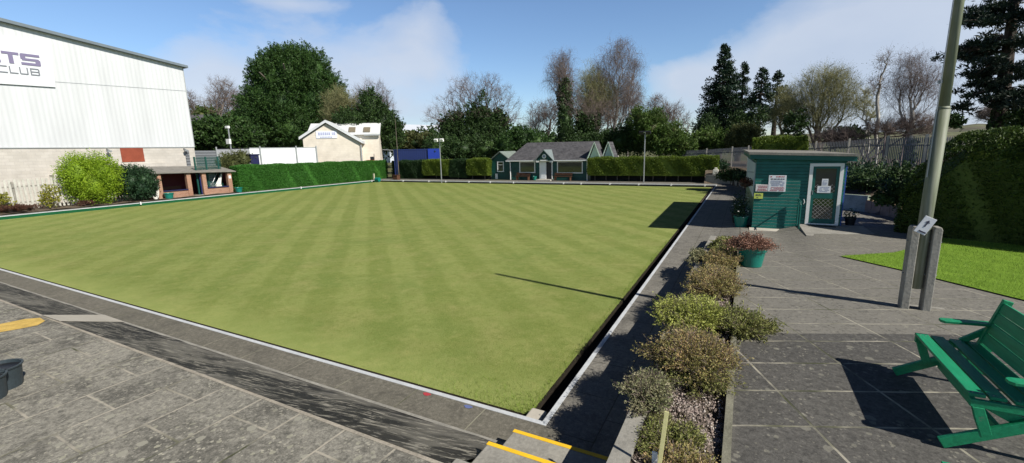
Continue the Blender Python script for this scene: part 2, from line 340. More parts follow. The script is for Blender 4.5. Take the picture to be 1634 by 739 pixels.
# ---- ground materials
def mat_green():
    n = NT('mown bowling turf')
    def stripes(rot, period, ph=0.):
        v = n.map((1, 1, 1), (0, 0, rot)); s = n.n('ShaderNodeSeparateXYZ'); n.l(v, s.inputs[0])
        w = n.math('SINE', n.math('ADD', n.math('MULTIPLY', s.outputs[0], 2*math.pi/period), n.math('MULTIPLY', n.math('SUBTRACT', n.noise(.5, 2), .5), 1.2)))
        return n.math('MULTIPLY_ADD', w, .5, .5)
    s1 = n.ramp(stripes(rad(-45), 1.32), [(.32, 0.), (.68, 1.)]); s2 = n.ramp(stripes(rad(45), 1.32), [(.3, 0.), (.7, 1.)]); 
    a, b = (.178, .216, .054), (.270, .300, .094)
    sy_ = n.n('ShaderNodeSeparateXYZ'); n.l(n.tc.outputs['Object'], sy_.inputs[0]); fade = n.math('MULTIPLY', n.ramp(n.noise(.13, 4), [(.35, .4), (.6, 1.)]), n.ramp(n.math('DIVIDE', sy_.outputs[1], 20.), [(.05, .6), (.6, 1.)]))
    c = n.mix(n.math('MULTIPLY', s1, fade), a, b)
    c = n.mix(n.math('MULTIPLY', s2, .18), c, (.27, .30, .10))
    p = n.noise(.42, 7, .62, dist=.4); c = n.mix(n.ramp(p, [(.48, 0.), (.68, .6)]), c, (.13, .19, .046))
    p2 = n.noise(.8, 5, .6, vec=n.map((1, 1, 1), loc=(9, 4, 0))); c = n.mix(n.ramp(p2, [(.50, 0.), (.70, .65)]), c, (.28, .27, .10))
    st = n.rmap((1, 2.2, 1), rad(-27)); p3 = n.noise(1.6, 6, .65, vec=st); c = n.mix(n.ramp(p3, [(.35, .35), (.65, 0.)]), c, (.14, .185, .04))
    q1 = n.noise(3.2, 6, .7); c = n.mix(n.ramp(q1, [(.36, .35), (.50, 0.)]), c, (.14, .175, .038)); c = n.mix(n.ramp(q1, [(.52, 0.), (.68, .55)]), c, (.29, .29, .10))
    q2 = n.noise(9, 6, .75, vec=n.map((1, 1, 1), loc=(3, 8, 0))); c = n.mix(n.ramp(q2, [(.38, .45), (.50, 0.)]), c, (.12, .16, .033)); c = n.mix(n.ramp(q2, [(.55, 0.), (.72, .4)]), c, (.26, .23, .085))
    g = n.noise(55, 5, .8); c = n.mix(n.ramp(g, [(.34, .8), (.5, 0.)]), c, (.060, .095, .015)); c = n.mix(n.ramp(g, [(.53, 0.), (.68, .5)]), c, (.34, .36, .14))
    # worn paler strip beside the near edge, where bowlers step on and off
    sep = n.n('ShaderNodeSeparateXYZ'); n.l(n.tc.outputs['Object'], sep.inputs[0])
    e = n.math('ADD', sep.outputs[1], n.math('MULTIPLY', n.noise(3, 4), .8))
    c = n.mix(n.ramp(n.math('MULTIPLY', e, .5), [(.25, .55), (.85, 0.)]), c, (.30, .34, .11))
    n.bump(n.noise(90, 4, .8), .5, .012); return n.done(c, .9, .1)
def mat_lawn():
    n = NT('garden lawn'); v = n.rmap((1, 5, 1), rad(30))
    c = n.mix(n.ramp(n.noise(1.0, 5, .6, vec=v), [(.35, 0.), (.65, 1.)]), (.10, .19, .018), (.19, .30, .034))
    g = n.noise(40, 5, .7); c = n.mix(.5, c, n.mix(n.ramp(g, [(.3, 0.), (.7, 1.)]), (.05, .12, .008), (.25, .40, .05)))
    n.bump(g, .8, .03); return n.done(c, .9, .1)
def mat_bank():
    n = NT('black stained concrete bank'); v = n.rmap((.6, 1.9, 1), rad(-24))
    base = n.mix(n.ramp(n.noise(1.2, 5), [(.35, 0.), (.65, 1.)]), (.085, .08, .068), (.17, .16, .135))
    st = n.noise(1.7, 9, .68, vec=v, dist=.7); c = n.mix(n.ramp(st, [(.40, 0.), (.49, .95)]), base, (.014, .0135, .012)); big = n.noise(.42, 5, .6, dist=.8, vec=n.rmap((1, 1.6, 1), rad(-15))); c = n.mix(n.ramp(big, [(.46, 0.), (.56, .8)]), c, (.15, .14, .115)); c = n.mix(n.ramp(n.noise(.6, 5, .6, vec=n.map((1, 1, 1), loc=(5, 2, 0)), dist=.8), [(.50, 0.), (.58, .85)]), c, (.013, .012, .011))
    v2 = n.rmap((1.3, 4.2, 1), rad(-26)); s2 = n.noise(3.6, 9, .72, vec=v2, dist=.5); c = n.mix(n.ramp(s2, [(.53, 0.), (.60, .95)]), c, (.29, .27, .22))
    br = n.n('ShaderNodeTexBrick'); n.l(n.map((1, 1, 1)), br.inputs[0]); br.offset = .3; br.inputs['Scale'].default_value = 1; br.inputs['Brick Width'].default_value = 2.3; br.inputs['Row Height'].default_value = 40; br.inputs['Mortar Size'].default_value = .012
    c = n.mix(n.math('MULTIPLY', br.outputs['Fac'], .6), c, (.25, .23, .19)); n.bump(s2, .5, .02); return n.done(c, .75, .3)
def mat_gravel():
    n = NT('pink and grey gravel'); c = n.vor(38, out='Color'); s = n.n('ShaderNodeSeparateColor'); n.l(c, s.inputs[0])
    cc = n.ramp(s.outputs[0], [(0, (.10, .085, .07)), (.35, (.27, .22, .19)), (.7, (.36, .29, .26)), (1, (.46, .42, .37))])
    d = n.vor(38); cc = n.mix(n.ramp(d, [(.0, 0.), (.9, .35)]), cc, (.03, .025, .02)); cc = n.mix(n.ramp(n.noise(4, 5), [(.42, 0.), (.56, .9)]), cc, (.060, .046, .030))
    n.bump(n.math('SUBTRACT', 1, d), .9, .03); return n.done(cc, .85, .2)
def mat_ground():
    n = NT('rough ground'); f = n.noise(.05, 6); c = n.mix(n.ramp(f, [(.4, 0.), (.6, 1.)]), (.07, .09, .03), (.13, .125, .06)); c = n.mix(.4, c, n.mix(n.noise(3, 5), (.04, .045, .02), (.15, .14, .08))); return n.done(c, .95, .1)
M['green'] = mat_green(); M['lawn'] = mat_lawn(); M['bank'] = mat_bank(); M['gravel'] = mat_gravel(); M['ground'] = mat_ground()
M['slabL'] = m_slabs('lichened paving slabs', rad(-90), .9, .6, .5, (.28, 0, 0), (.085, .082, .070), (.235, .222, .185), (.34, .31, .25), .013, .5, .9, .6, .5)
M['slabR'] = m_slabs('grey paving slabs', rad(-24), 1.0, .6, .5, (-.41, -.235, 0), (.050, .049, .046), (.095, .091, .082), (.32, .30, .24), .014, .0, .40, .2, .2, (.84, (.22, .208, .176)))
M['slabP'] = m_slabs('path slabs', 0, 1.05, 1.2, .5, (.2, .62, 0), (.115, .108, .085), (.14, .13, .105), (.24, .23, .17), .010, .5, .15, .35, .3)
M['slabQ'] = m_slabs('side path slabs', rad(-90), .9, .62, .5, (.1, .02, 0), (.12, .113, .098), (.175, .165, .142), (.07, .065, .05), .008, .5, .15, .4, .4)

# ------------------------------------------------------------------ terrain
GW, GL = 36.24, 35.0           # the sunken green: x -GW..0, y 0..GL, turf 0.18 below the path
TZ = -0.18
def smst(a, b, x): t = np.clip((x-a)/(b-a), 0, 1); return t*t*(3-2*t)
def zter(x, y):
    zl = np.interp(y, [2.6, 4.2, 7, 9.5, 11.5, 13, 14, 15], [.64, .60, .47, .33, .21, .12, .09, .05])
    zr = np.interp(y, [2.6, 4.2, 7, 9.5, 12, 14], [.64, .61, .50, .42, .35, .30])
    z = zl+smst(2.9, 4.0, x)*(zr-zl)
    return z
def grid(name, xs, ys, zf, mat, kind='structure', smooth=True):
    X, Yv = np.meshgrid(xs, ys); Zv = zf(X, Yv); V = np.stack([X, Yv, Zv], -1).reshape(-1, 3); nx = len(xs); ny = len(ys)
    i = np.arange(nx*ny).reshape(ny, nx); Fc = np.stack([i[:-1, :-1], i[:-1, 1:], i[1:, 1:], i[1:, :-1]], -1).reshape(-1, 4)
    return tag(np_mesh(name, V, Fc, mat, smooth=smooth), kind=kind)
# far ground as one sheet with the sunken rectangle left open
B = 3500
g = MB(); x0, x1, y0, y1 = -GW-.05, 0.05, -.05, GL+.05; zz = -.03
g.add([(-B, -B, zz), (B, -B, zz), (B, B, zz), (-B, B, zz), (x0, y0, zz), (x1, y0, zz), (x1, y1, zz), (x0, y1, zz)],
      [(0, 1, 5, 4), (1, 2, 6, 5), (2, 3, 7, 6), (3, 0, 4, 7)])
tag(g.build('ground', M['ground']), kind='structure')
grid('bowling_green', np.linspace(-GW+.32, -.32, 60), np.linspace(.30, GL-.32, 60), lambda x, y: TZ+0*x, M['green'])
# ditch: floor and side faces
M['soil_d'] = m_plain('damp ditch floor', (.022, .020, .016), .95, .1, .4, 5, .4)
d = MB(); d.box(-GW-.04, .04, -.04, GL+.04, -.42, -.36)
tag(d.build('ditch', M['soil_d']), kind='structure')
tf = MB()
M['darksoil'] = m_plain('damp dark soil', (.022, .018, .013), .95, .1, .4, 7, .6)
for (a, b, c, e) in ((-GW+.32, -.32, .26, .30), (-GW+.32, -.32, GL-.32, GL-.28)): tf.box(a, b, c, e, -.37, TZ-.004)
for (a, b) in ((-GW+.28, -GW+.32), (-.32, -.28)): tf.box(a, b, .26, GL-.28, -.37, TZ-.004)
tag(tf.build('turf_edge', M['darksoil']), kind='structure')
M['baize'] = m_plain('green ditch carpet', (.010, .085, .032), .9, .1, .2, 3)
M['timberw'] = m_plain('white painted timber edge', (.47, .49, .50), .6, .3, .18, 2.5)
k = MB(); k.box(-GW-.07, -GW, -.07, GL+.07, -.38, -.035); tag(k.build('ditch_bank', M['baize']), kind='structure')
k = MB(); k.box(0, .065, -.065, GL+.065, -.40, .006); k.box(-GW, 0, -.065, 0, -.40, .006)
tag(k.build('path_edging', M['timberw']), kind='structure')
k = MB(); k.box(-GW-.072, -GW+.004, -.06, GL+.06, -.033, .006); tag(k.build('left_edging', M['timberw']), kind='structure')
k = MB(); k.box(-GW, 0, GL, GL+.06, -.06, .012); tag(k.build('far_edging', M['white']), kind='structure')
k = MB(); k.box(-GW, 0, GL+.003, GL+.05, -.4, -.06); tag(k.build('far_ditch_board', M['dark']), kind='structure')

# paths
grid('near_path', np.linspace(-60, -.09, 100), np.linspace(-.56, -.065, 4), lambda x, y: 0*x, M['slabP'])
grid('side_path', np.linspace(.065, 1.07, 4), np.linspace(-.53, 15.0, 40), lambda x, y: 0*x, M['slabQ'])
grid('near_path_corner', np.linspace(-.09, .3, 3), np.linspace(-.53, -.065, 3), lambda x, y: .001+0*x, M['slabP'])
grid('far_side_path', np.linspace(.065, 2.3, 8), np.linspace(15.0, 36.2, 40), lambda x, y: .05*smst(1.0, 2.2, x), M['slabQ'])
grid('path_ramp', np.linspace(1.07, 2.05, 8), np.linspace(11.2, 15.0, 20), lambda x, y: smst(1.05, 2.05, x)*zter(2.05+0*x, y), M['slabQ'])
grid('far_path', np.linspace(-38.3, 0.5, 60), np.linspace(GL+.065, 37.2, 5), lambda x, y: .001+0*x, M['slabQ'])
grid('left_path', np.linspace(-37.0, -GW-.075, 3), np.linspace(-1.2, GL, 60), lambda x, y: .0+0*x, M['slabQ'])
# sloping stained bank and terraces
grid('sloped_bank', np.linspace(-60, -.09, 140), np.linspace(-1.74, -.56, 12), lambda x, y: .64*(-.56-y)/1.18+.012*np.sin(x*3.1+y*5), M['bank'])
grid('bank_kerb', np.linspace(-60, -.09, 100), np.linspace(-.60, -.555, 2), lambda x, y: .024+0*x, M['concrete'])
grid('upper_terrace', np.linspace(-60, 1.9, 160), np.linspace(-14, -1.74, 40), lambda x, y: .64+0*x, M['slabL'])
grid('right_terrace', np.linspace(1.93, 26, 120), np.linspace(-14, 14.02, 130), zter, M['slabR'])
grid('yard', np.linspace(2.3, 26, 60), np.linspace(14.02, 24, 20), lambda x, y: zter(x, y*0+14.)+0*x, M['slabQ'])
# mortar joint between bank and terrace
k = MB(); k.box(-60, -.10, -1.775, -1.738, .60, .645); tag(k.build('bank_joint', m_plain('pale mortar', (.30, .27, .22), .9, .1, .35, 4, .5)), kind='structure')
# pale ramp slab across the bank
rp = [atZ(166.7, 503, .03), atZ(197, 513.7, .03), atZ(95, 512.6, .655), atZ(67, 503.5, .655)]; k = MB(); k.extr([tuple(p) for p in rp], (0, 0, .01)); tag(k.build('ramp_slab', M['palec']), kind='structure')
pv = [atZ(px, py, .646) for px, py in ((-30, 540), (0, 530), (30, 525), (60, 519), (72, 512), (64, 507), (40, 509), (0, 517), (-30, 524))]
k = MB(); k.poly([tuple(p) for p in pv]); tag(k.build('yellow_ramp_marking', M['yellowworn']), kind='structure')

# steps down to the green
st = thing('steps', 'short flight of concrete steps with yellow nosings at the corner of the green', 'steps', (.5, -1.0, 0))
for i, (ya, yb, z) in enumerate(((-1.06, -.53, .2), (-1.59, -1.06, .4), (-1.76, -1.59, .6))):
    k = MB(); k.box(-.09, 1.068, ya, yb, -.05, z); t = k.build('tread', M['concrete'], st, bevel=.012)
    if i < 2:
        k = MB(); k.box(-.092, 1.0, yb-.045, yb+.003, z-.03, z+.004); k.build('nosing', M['yellow'], t)
k = MB(); k.box(-.13, 1.9, -1.80, -1.76, .3, .645); tag(k.build('terrace_kerb', M['concrete']), kind='structure')
# pale block in the ditch corner
k = MB(); k.box(-.30, -.10, .03, .36, -.36, -.10); tag(k.build('concrete_block', M['palec'], bevel=.015), 'small pale concrete block in the near corner of the ditch', 'block')

# raised planting bed between path and right terrace
bed = thing('planting_bed', 'long raised bed of gravel behind a low concrete wall beside the path', 'raised bed', (1.5, 4, 0))
k = MB(); ys = np.linspace(-3.4, 11.25, 40)
def wz(y): return np.maximum(zter(0*y+1.5, y)+.01, .17)
for a, b in zip(ys[:-1], ys[1:]):
    za, zb = float(wz(a)), float(wz(b))
    k.add([(1.07, a, -.05), (1.23, a, -.05), (1.23, a, za), (1.07, a, za), (1.07, b, -.05), (1.23, b, -.05), (1.23, b, zb), (1.07, b, zb)], [(3, 2, 6, 7), (0, 3, 7, 4), (1, 5, 6, 2)])
k.box(1.07, 1.93, 11.25, 11.4, -.05, .19); k.box(1.07, 1.93, -3.5, -3.4, -.05, .64)
k.build('retaining_wall', M['concrete'], bed)
k = MB()
for a, b in zip(ys[:-1], ys[1:]):
    za, zb = float(zter(2.1, a))+.03, float(zter(2.1, b))+.03
    k.add([(1.885, a, 0), (1.95, a, 0), (1.95, a, za), (1.885, a, za), (1.885, b, 0), (1.95, b, 0), (1.95, b, zb), (1.885, b, zb)], [(3, 2, 6, 7), (0, 3, 7, 4), (1, 5, 6, 2)])
k.build('kerb', m_plain('mossy kerb', (.17, .165, .125), .9, .15, .3, 4, .5), bed)
gx = grid('gravel', np.linspace(1.23, 1.885, 16), np.linspace(-3.4, 11.25, 240), lambda x, y: wz(y)-.06+.025*np.sin(x*9+y*3)+.012*np.sin(y*17+x*31), M['gravel'], kind='stuff'); gx.parent = bed
gx.location = -Vector((1.5, 4, 0)); ORG[gx.name] = np.array((0, 0, 0.))
# loose stones
nst = 5200; c = np.stack([RNG.uniform(1.25, 1.86, nst), RNG.uniform(-3.0, 4.0, nst), np.zeros(nst)], -1); c[:, 2] = wz(c[:, 1])-.045+.012*RNG.random(nst)
s = RNG.uniform(.006, .017, (nst, 1)); ax = RNG.normal(size=(nst, 3)); ax /= np.linalg.norm(ax, axis=1, keepdims=True); bx = np.cross(ax, RNG.normal(size=(nst, 3))); bx /= np.linalg.norm(bx, axis=1, keepdims=True); cx = np.cross(ax, bx)
V = np.stack([c+ax*s*1.3, c-ax*s*1.3, c+bx*s, c-bx*s, c+cx*s*.7, c-cx*s*.7], 1).reshape(-1, 3)
T = np.array([(0, 2, 4), (2, 1, 4), (1, 3, 4), (3, 0, 4), (2, 0, 5), (1, 2, 5), (3, 1, 5), (0, 3, 5)]); Fc = (T[None]+6*np.arange(nst)[:, None, None]).reshape(-1, 3)
gv = NT('loose stones'); gg = gv.n('ShaderNodeNewGeometry'); M['stone1'] = gv.done(gv.ramp(gg.outputs['Random Per Island'], [(0, (.09, .075, .06)), (.4, (.24, .19, .165)), (.75, (.36, .29, .26)), (1, (.5, .46, .41))]), .8, .2)
ls = np_mesh('loose_stones', V, Fc, M['stone1'], parent=bed); tag(ls, kind='stuff')

# lawn on the right: follows the terrace, 2 cm proud
lp = [(3.95, 8.25), (5.97, 5.45), (8.2, 2.2), (22, -4), (26, 12), (9.4, 11.4), (6.3, 13.0), (4.7, 9.2)]
def in_poly(x, y, P):
    ins = np.zeros(np.shape(x), bool); n = len(P)
    for i in range(n):
        (xa, ya), (xb, yb) = P[i], P[(i+1) % n]
        cnd = ((ya > y) != (yb > y)) & (x < (xb-xa)*(y-ya)/(yb-ya+1e-12)+xa); ins ^= cnd
    return ins
LP = [tuple(atZ(px, py, .44)[:2]) for px, py in ((1352, 407), (1400, 405), (1440, 399), (1500, 395))]
lawn_poly = [(4.05, 8.35), (4.9, 7.25), (5.95, 5.55), (8.2, 2.3), (22, -9), (30, 8), (14, 8.5), (9.5, 11.4), (6.8, 12.6), (6.3, 11.0), (5.3, 9.4)]
bm = bpy.data.meshes.new('tmp')
import bmesh
b_ = bmesh.new(); vsx = [b_.verts.new((x, y, 0)) for x, y in lawn_poly]; b_.faces.new(vsx)
for xx in np.arange(4.2, 30, .5): bmesh.ops.bisect_plane(b_, geom=b_.verts[:]+b_.edges[:]+b_.faces[:], plane_co=(xx, 0, 0), plane_no=(1, 0, 0))
for yy in np.arange(-9, 12.6, .5): bmesh.ops.bisect_plane(b_, geom=b_.verts[:]+b_.edges[:]+b_.faces[:], plane_co=(0, yy, 0), plane_no=(0, 1, 0))
bmesh.ops.triangulate(b_, faces=b_.faces[:])
for v in b_.verts: v.co.z = float(zter(v.co.x, v.co.y))+.022
b_.to_mesh(bm); b_.free(); bm.name = 'lawn'; tag(link_mesh('lawn', bm, M['lawn']), kind='structure')

# garden bank on the right behind the low walls, and the rising land beyond
def wall_line(x): return np.interp(x, [2.3, 5.0, 6.5, 7.3, 8.2, 12, 30], [23.9, 19.6, 18.4, 15.9, 14.9, 14, 13.5])
def zbank(x, y): 
    e = smst(0, 6, y-wall_line(x)); return np.where(y > wall_line(x)-.02, .62+.55*e, -.2)
grid('garden_bank', np.linspace(2.3, 60, 90), np.linspace(13.4, 60, 100), zbank, M['soil'])

# ------------------------------------------------------------------ foliage and tree makers
def unit(v): return v/(np.linalg.norm(v, axis=-1, keepdims=True)+1e-9)
def leaf_quads(P, Nn, size, aspect=.5, rng=RNG, spread=.7, up=0.0):
    """one rhombic leaf per point, pointing roughly along Nn"""
    n = len(P); t = unit(Nn+spread*rng.normal(size=(n, 3))+np.array([0, 0, up])); s = unit(np.cross(t, rng.normal(size=(n, 3))))
    L = size*rng.uniform(.6, 1.35, (n, 1)); W = L*aspect
    V = np.stack([P-t*L*.5, P+s*W*.5, P+t*L*.5, P-s*W*.5], 1).reshape(-1, 3); return V, np.arange(4*n).reshape(-1, 4)
def merge(parts):
    V = []; Fc = []; o = 0
    for v, f in parts: V.append(v); Fc.append(f+o); o += len(v)
    return np.concatenate(V), np.concatenate(Fc)
def ellip_pts(blobs, n, rng, shell=.35, keep_inside=True):
    """points in the outer shell of a union of ellipsoids; blobs [(c, r)]; returns points and outward normals"""
    vol = np.array([(r[0]*r[1]*r[2])**(2/3) for c, r in blobs]); vol /= vol.sum(); P = []; Nn = []
    for (c, r), w in zip(blobs, vol):
        m = int(n*w)+1; d = unit(rng.normal(size=(m, 3))); q = 1-shell*rng.random((m, 1))**1.3
        P.append(np.array(c)+d*q*np.array(r)); Nn.append(unit(d/np.array(r)))
    return np.concatenate(P), np.concatenate(Nn)
def core_mesh(name, blobs, mat, parent, k=.72, rng=RNG):
    """lumpy solid heart of a dense crown"""
    mb = MB()
    for (c, r) in blobs:
        ni, nj = 10, 14; v = []; f = []
        for i in range(ni+1):
            for j in range(nj):
                a = math.pi*i/ni; b = 2*math.pi*j/nj; q = k*(1+.16*math.sin(3*b+c[0])*math.sin(4*a+c[1])+.05*rng.random())
                v.append((c[0]+r[0]*q*math.sin(a)*math.cos(b), c[1]+r[1]*q*math.sin(a)*math.sin(b), c[2]+r[2]*q*math.cos(a)))
        for i in range(ni):
            for j in range(nj): f.append((i*nj+j, (i+1)*nj+j, (i+1)*nj+(j+1) % nj, i*nj+(j+1) % nj))
        mb.add(v, f)
    return mb
def seg_mesh(A, Bp, ra, rb, sides=3):
    """tapered prisms for many segments at once"""
    t = unit(Bp-A); ref = np.where(np.abs(t[:, 2:3]) < .9, np.array([[0, 0, 1.]]), np.array([[1., 0, 0]])); s = unit(np.cross(t, ref)); u = np.cross(t, s); n = len(A); V = np.zeros((n, 2*sides, 3))
    for k in range(sides):
        a = 2*math.pi*k/sides; o = math.cos(a)*s+math.sin(a)*u; V[:, k] = A+o*ra[:, None]; V[:, sides+k] = Bp+o*rb[:, None]
    q = np.array([(k, (k+1) % sides, sides+(k+1) % sides, sides+k) for k in range(sides)]); Fc = (q[None]+2*sides*np.arange(n)[:, None, None]).reshape(-1, 4); return V.reshape(-1, 3), Fc
def skeleton(base, targets, trunk, rng, kpath=.35, tip=.008, exp=2.35, nseg=2, wob=.07, sag=0):
    """grow a branching skeleton from trunk nodes out to the target points"""
    N = [np.array(p, float) for p in trunk]; par = [-1]+list(range(len(trunk)-1)); pl = [0.0]
    for i in range(1, len(N)): pl.append(pl[-1]+np.linalg.norm(N[i]-N[i-1]))
    N = list(N); order = np.argsort(np.linalg.norm(targets-np.array(trunk[len(trunk)//2]), axis=1)); A = np.zeros((len(trunk)+len(targets)*nseg+5, 3)); Lp = np.zeros(len(A)); n = len(N); A[:n] = N; Lp[:n] = pl
    top = np.array(trunk)
    for ti in order:
        T = targets[ti]; dv = T-A[:n]; dd = np.linalg.norm(dv, axis=1)
        cost = dd+kpath*Lp[:n]+np.where(A[:n, 2] > T[2]+.15*dd, dd*1.5, 0)
        j = int(np.argmin(cost)); P0 = A[j]; last = j
        for s_ in range(1, nseg+1):
            q = s_/nseg; p = P0+(T-P0)*q
            if s_ < nseg: p = p+rng.normal(size=3)*wob*dd[j]*.35+np.array([0, 0, -.10*dd[j]*(1-q)-sag*dd[j]])
            A[n] = p; par.append(last); Lp[n] = Lp[last]+np.linalg.norm(p-A[last]); last = n; n += 1
    A = A[:n]; par = np.array(par); w = np.zeros(n); kids = np.zeros(n, int)
    for i in range(n-1, 0, -1):
        if kids[i] == 0: w[i] = tip**exp
        w[par[i]] += w[i]; kids[par[i]] += 1
    R = np.maximum(w, tip**exp)**(1/exp); return A, par, R, kids
def bare_tree(name, label, base, blobs, n=700, trunk_top=.35, tr=.22, twig=.5, twigs=3, mats=('bark', 'twig'), seed=1, group=None, lean=(0, 0), trunks=1, tip=.01, droop=0., kpath=.35, ivy=None, ivyn=0, leaf=None, leafn=0, leafsize=.1, parent=None, cat='tree'):
    rng = np.random.default_rng(seed); base = np.array(base, float); t = thing(name, label, cat, tuple(base), group)
    P = []
    vol = np.array([r[0]*r[1]*r[2] for c, r in blobs])**.7; vol /= vol.sum()
    for (c, r), w in zip(blobs, vol):
        m = max(3, int(n*w)); d = unit(rng.normal(size=(m, 3))); q = rng.random((m, 1))**(1/2.0); P.append(np.array(c)+d*q*np.array(r))
    P = np.concatenate(P); top = max(c[2]+r[2] for c, r in blobs); H = top-base[2]; cen = np.mean([c for c, r in blobs], axis=0)
    segs = []; tips = []; thick = []
    for k in range(trunks):
        off = rng.normal(size=2)*(.0 if trunks == 1 else .35*trunks**.5); b0 = base+np.array([off[0], off[1], -.1])
        sel = P if trunks == 1 else P[np.argsort(rng.random(len(P)))[:len(P)//trunks*1]] 
        aim = cen if trunks == 1 else P[rng.integers(len(P))]*.6+cen*.4
        hh = H*trunk_top; pts = [b0+np.array([(aim[0]-b0[0])*q*trunk_top+lean[0]*q*hh+rng.normal()*.012*hh*(q > 0), (aim[1]-b0[1])*q*trunk_top+lean[1]*q*hh+rng.normal()*.012*hh*(q > 0), hh*q]) for q in np.linspace(0, 1, 6)]
        A, par, R, kids = skeleton(b0, sel, pts, rng, kpath=kpath, tip=tip)
        tr_ = tr/trunks**.4; R = tip*(R/tip)**(math.log(max(1.5, tr_/tip))/math.log(max(2., R[0]/tip))); R = np.maximum(R, tip)
        i = np.arange(1, len(A)); Rs = np.maximum(R[i], tip); Rp = np.minimum(R[par[i]], Rs*1.6+.004); Rp[:5] = R[par[i]][:5]
        segs.append((A[par[i]], A[i], Rp, Rs)); tp = np.where(kids == 0)[0]; tips.append((A[tp], unit(A[tp]-A[par[tp]])))
        thick.append((A[i], R[i]))
    A = np.concatenate([s[0] for s in segs]); Bq = np.concatenate([s[1] for s in segs]); ra = np.concatenate([s[2] for s in segs]); rb = np.concatenate([s[3] for s in segs])
    big = rb > tr*.22
    if not big.any(): big[:5] = True
    Vt, Ft = seg_mesh(A[big], Bq[big], ra[big], rb[big], 7); np_mesh('trunk', Vt, Ft, M[mats[0]], parent=t, smooth=True)
    parts = [seg_mesh(A[~big], Bq[~big], ra[~big], rb[~big], 3)]
    TP = np.concatenate([x[0] for x in tips]); TD = np.concatenate([x[1] for x in tips])
    allp = np.concatenate([TP, Bq[~big]]); alld = np.concatenate([TD, unit(Bq[~big]-A[~big])])
    for k in range(twigs):
        m = len(allp); dd = unit(alld+.75*rng.normal(size=(m, 3))+np.array([0, 0, .25-droop])); L = twig*rng.uniform(.4, 1.2, (m, 1)); mid = allp+dd*L*.5; end = mid+unit(dd+np.array([0, 0, -droop*1.2])+.25*rng.normal(size=(m, 3)))*L*.5
        r0 = np.full(m, tip*.75); parts.append(seg_mesh(allp, mid, r0, r0*.8, 3)); parts.append(seg_mesh(mid, end, r0*.8, r0*.35, 3))
        if droop > .3:
            e2 = end+unit(np.array([0, 0, -1.])+.25*rng.normal(size=(m, 3)))*L*.7; parts.append(seg_mesh(end, e2, r0*.6, r0*.3, 3))
    V, Fc = merge(parts); cr = np_mesh('crown', V, Fc, M[mats[1]], parent=t)
    if ivy:
        pts = np.concatenate([x[0] for x in thick]); rr = np.concatenate([x[1] for x in thick]); sel = (rr > tr*ivy[0]) & (pts[:, 2] < base[2]+H*ivy[1]); pts = pts[sel]; rr = rr[sel]
        if len(pts):
            idx = rng.integers(len(pts), size=ivyn); fall = 1-.6*(pts[idx, 2]-base[2])/(H*ivy[1]); Pv = pts[idx]+rng.normal(size=(ivyn, 3))*np.array([1, 1, 1.4])*(ivy[2]*fall)[:, None]
            V, Fc = leaf_quads(Pv, rng.normal(size=(ivyn, 3)), ivy[3], .8, rng); np_mesh('ivy', V, Fc, M['l_ivy'], parent=t)
    if leaf:
        ids = rng.integers(len(allp), size=leafn); Pv = allp[ids]+rng.normal(size=(leafn, 3))*twig*.5; V, Fc = leaf_quads(Pv, rng.normal(size=(leafn, 3)), leafsize, .6, rng, up=-.2); np_mesh('leaves', V, Fc, M[leaf], parent=t)
    return t
def clump_crown(parent, blobs, mat, nclump, per, csize, lsize, seed, up=.5, aspect=.45, flat=1., shell=.3, core=None, name='crown', corek=.72, spike=1.0):
    rng = np.random.default_rng(seed); P, Nn = ellip_pts(blobs, nclump, rng, shell)
    n = len(P); cs = csize*rng.uniform(.6, 1.3, (n, 1)); ax = unit(Nn+np.array([0, 0, up])+.35*rng.normal(size=(n, 3)))
    u = rng.random((n, per, 1)); spread = rng.normal(size=(n, per, 3))*(.42*(1-u*.85))*np.array([1, 1, flat])
    Q = P[:, None]+(ax[:, None]*(u-.25)*1.6*spike+spread)*cs[:, None]; D = np.repeat(ax[:, None], per, 1)
    V, Fc = leaf_quads(Q.reshape(-1, 3), D.reshape(-1, 3), lsize, aspect, rng, .8)
    o = np_mesh(name, V, Fc, M[mat], parent=parent)
    if core is not None: core_mesh(name, blobs, M[core], parent, corek, rng).build('inner_foliage', M[core], o, smooth=True)
    return o
def pxblobs(lst, D, depth=1.0):
    """survey ellipses (px, py, rx, ry) at distance D -> real ellipsoids"""
    out = []
    for (px, py, rx, ry, *dz) in lst:
        Dq = D+(dz[0] if dz else 0); c = atD(px, py, Dq); s = Dq/math.hypot(*ray(px, py)[:2])/F; out.append((c, (rx*s*.95, rx*s*depth*.95, ry*s)))
    return out
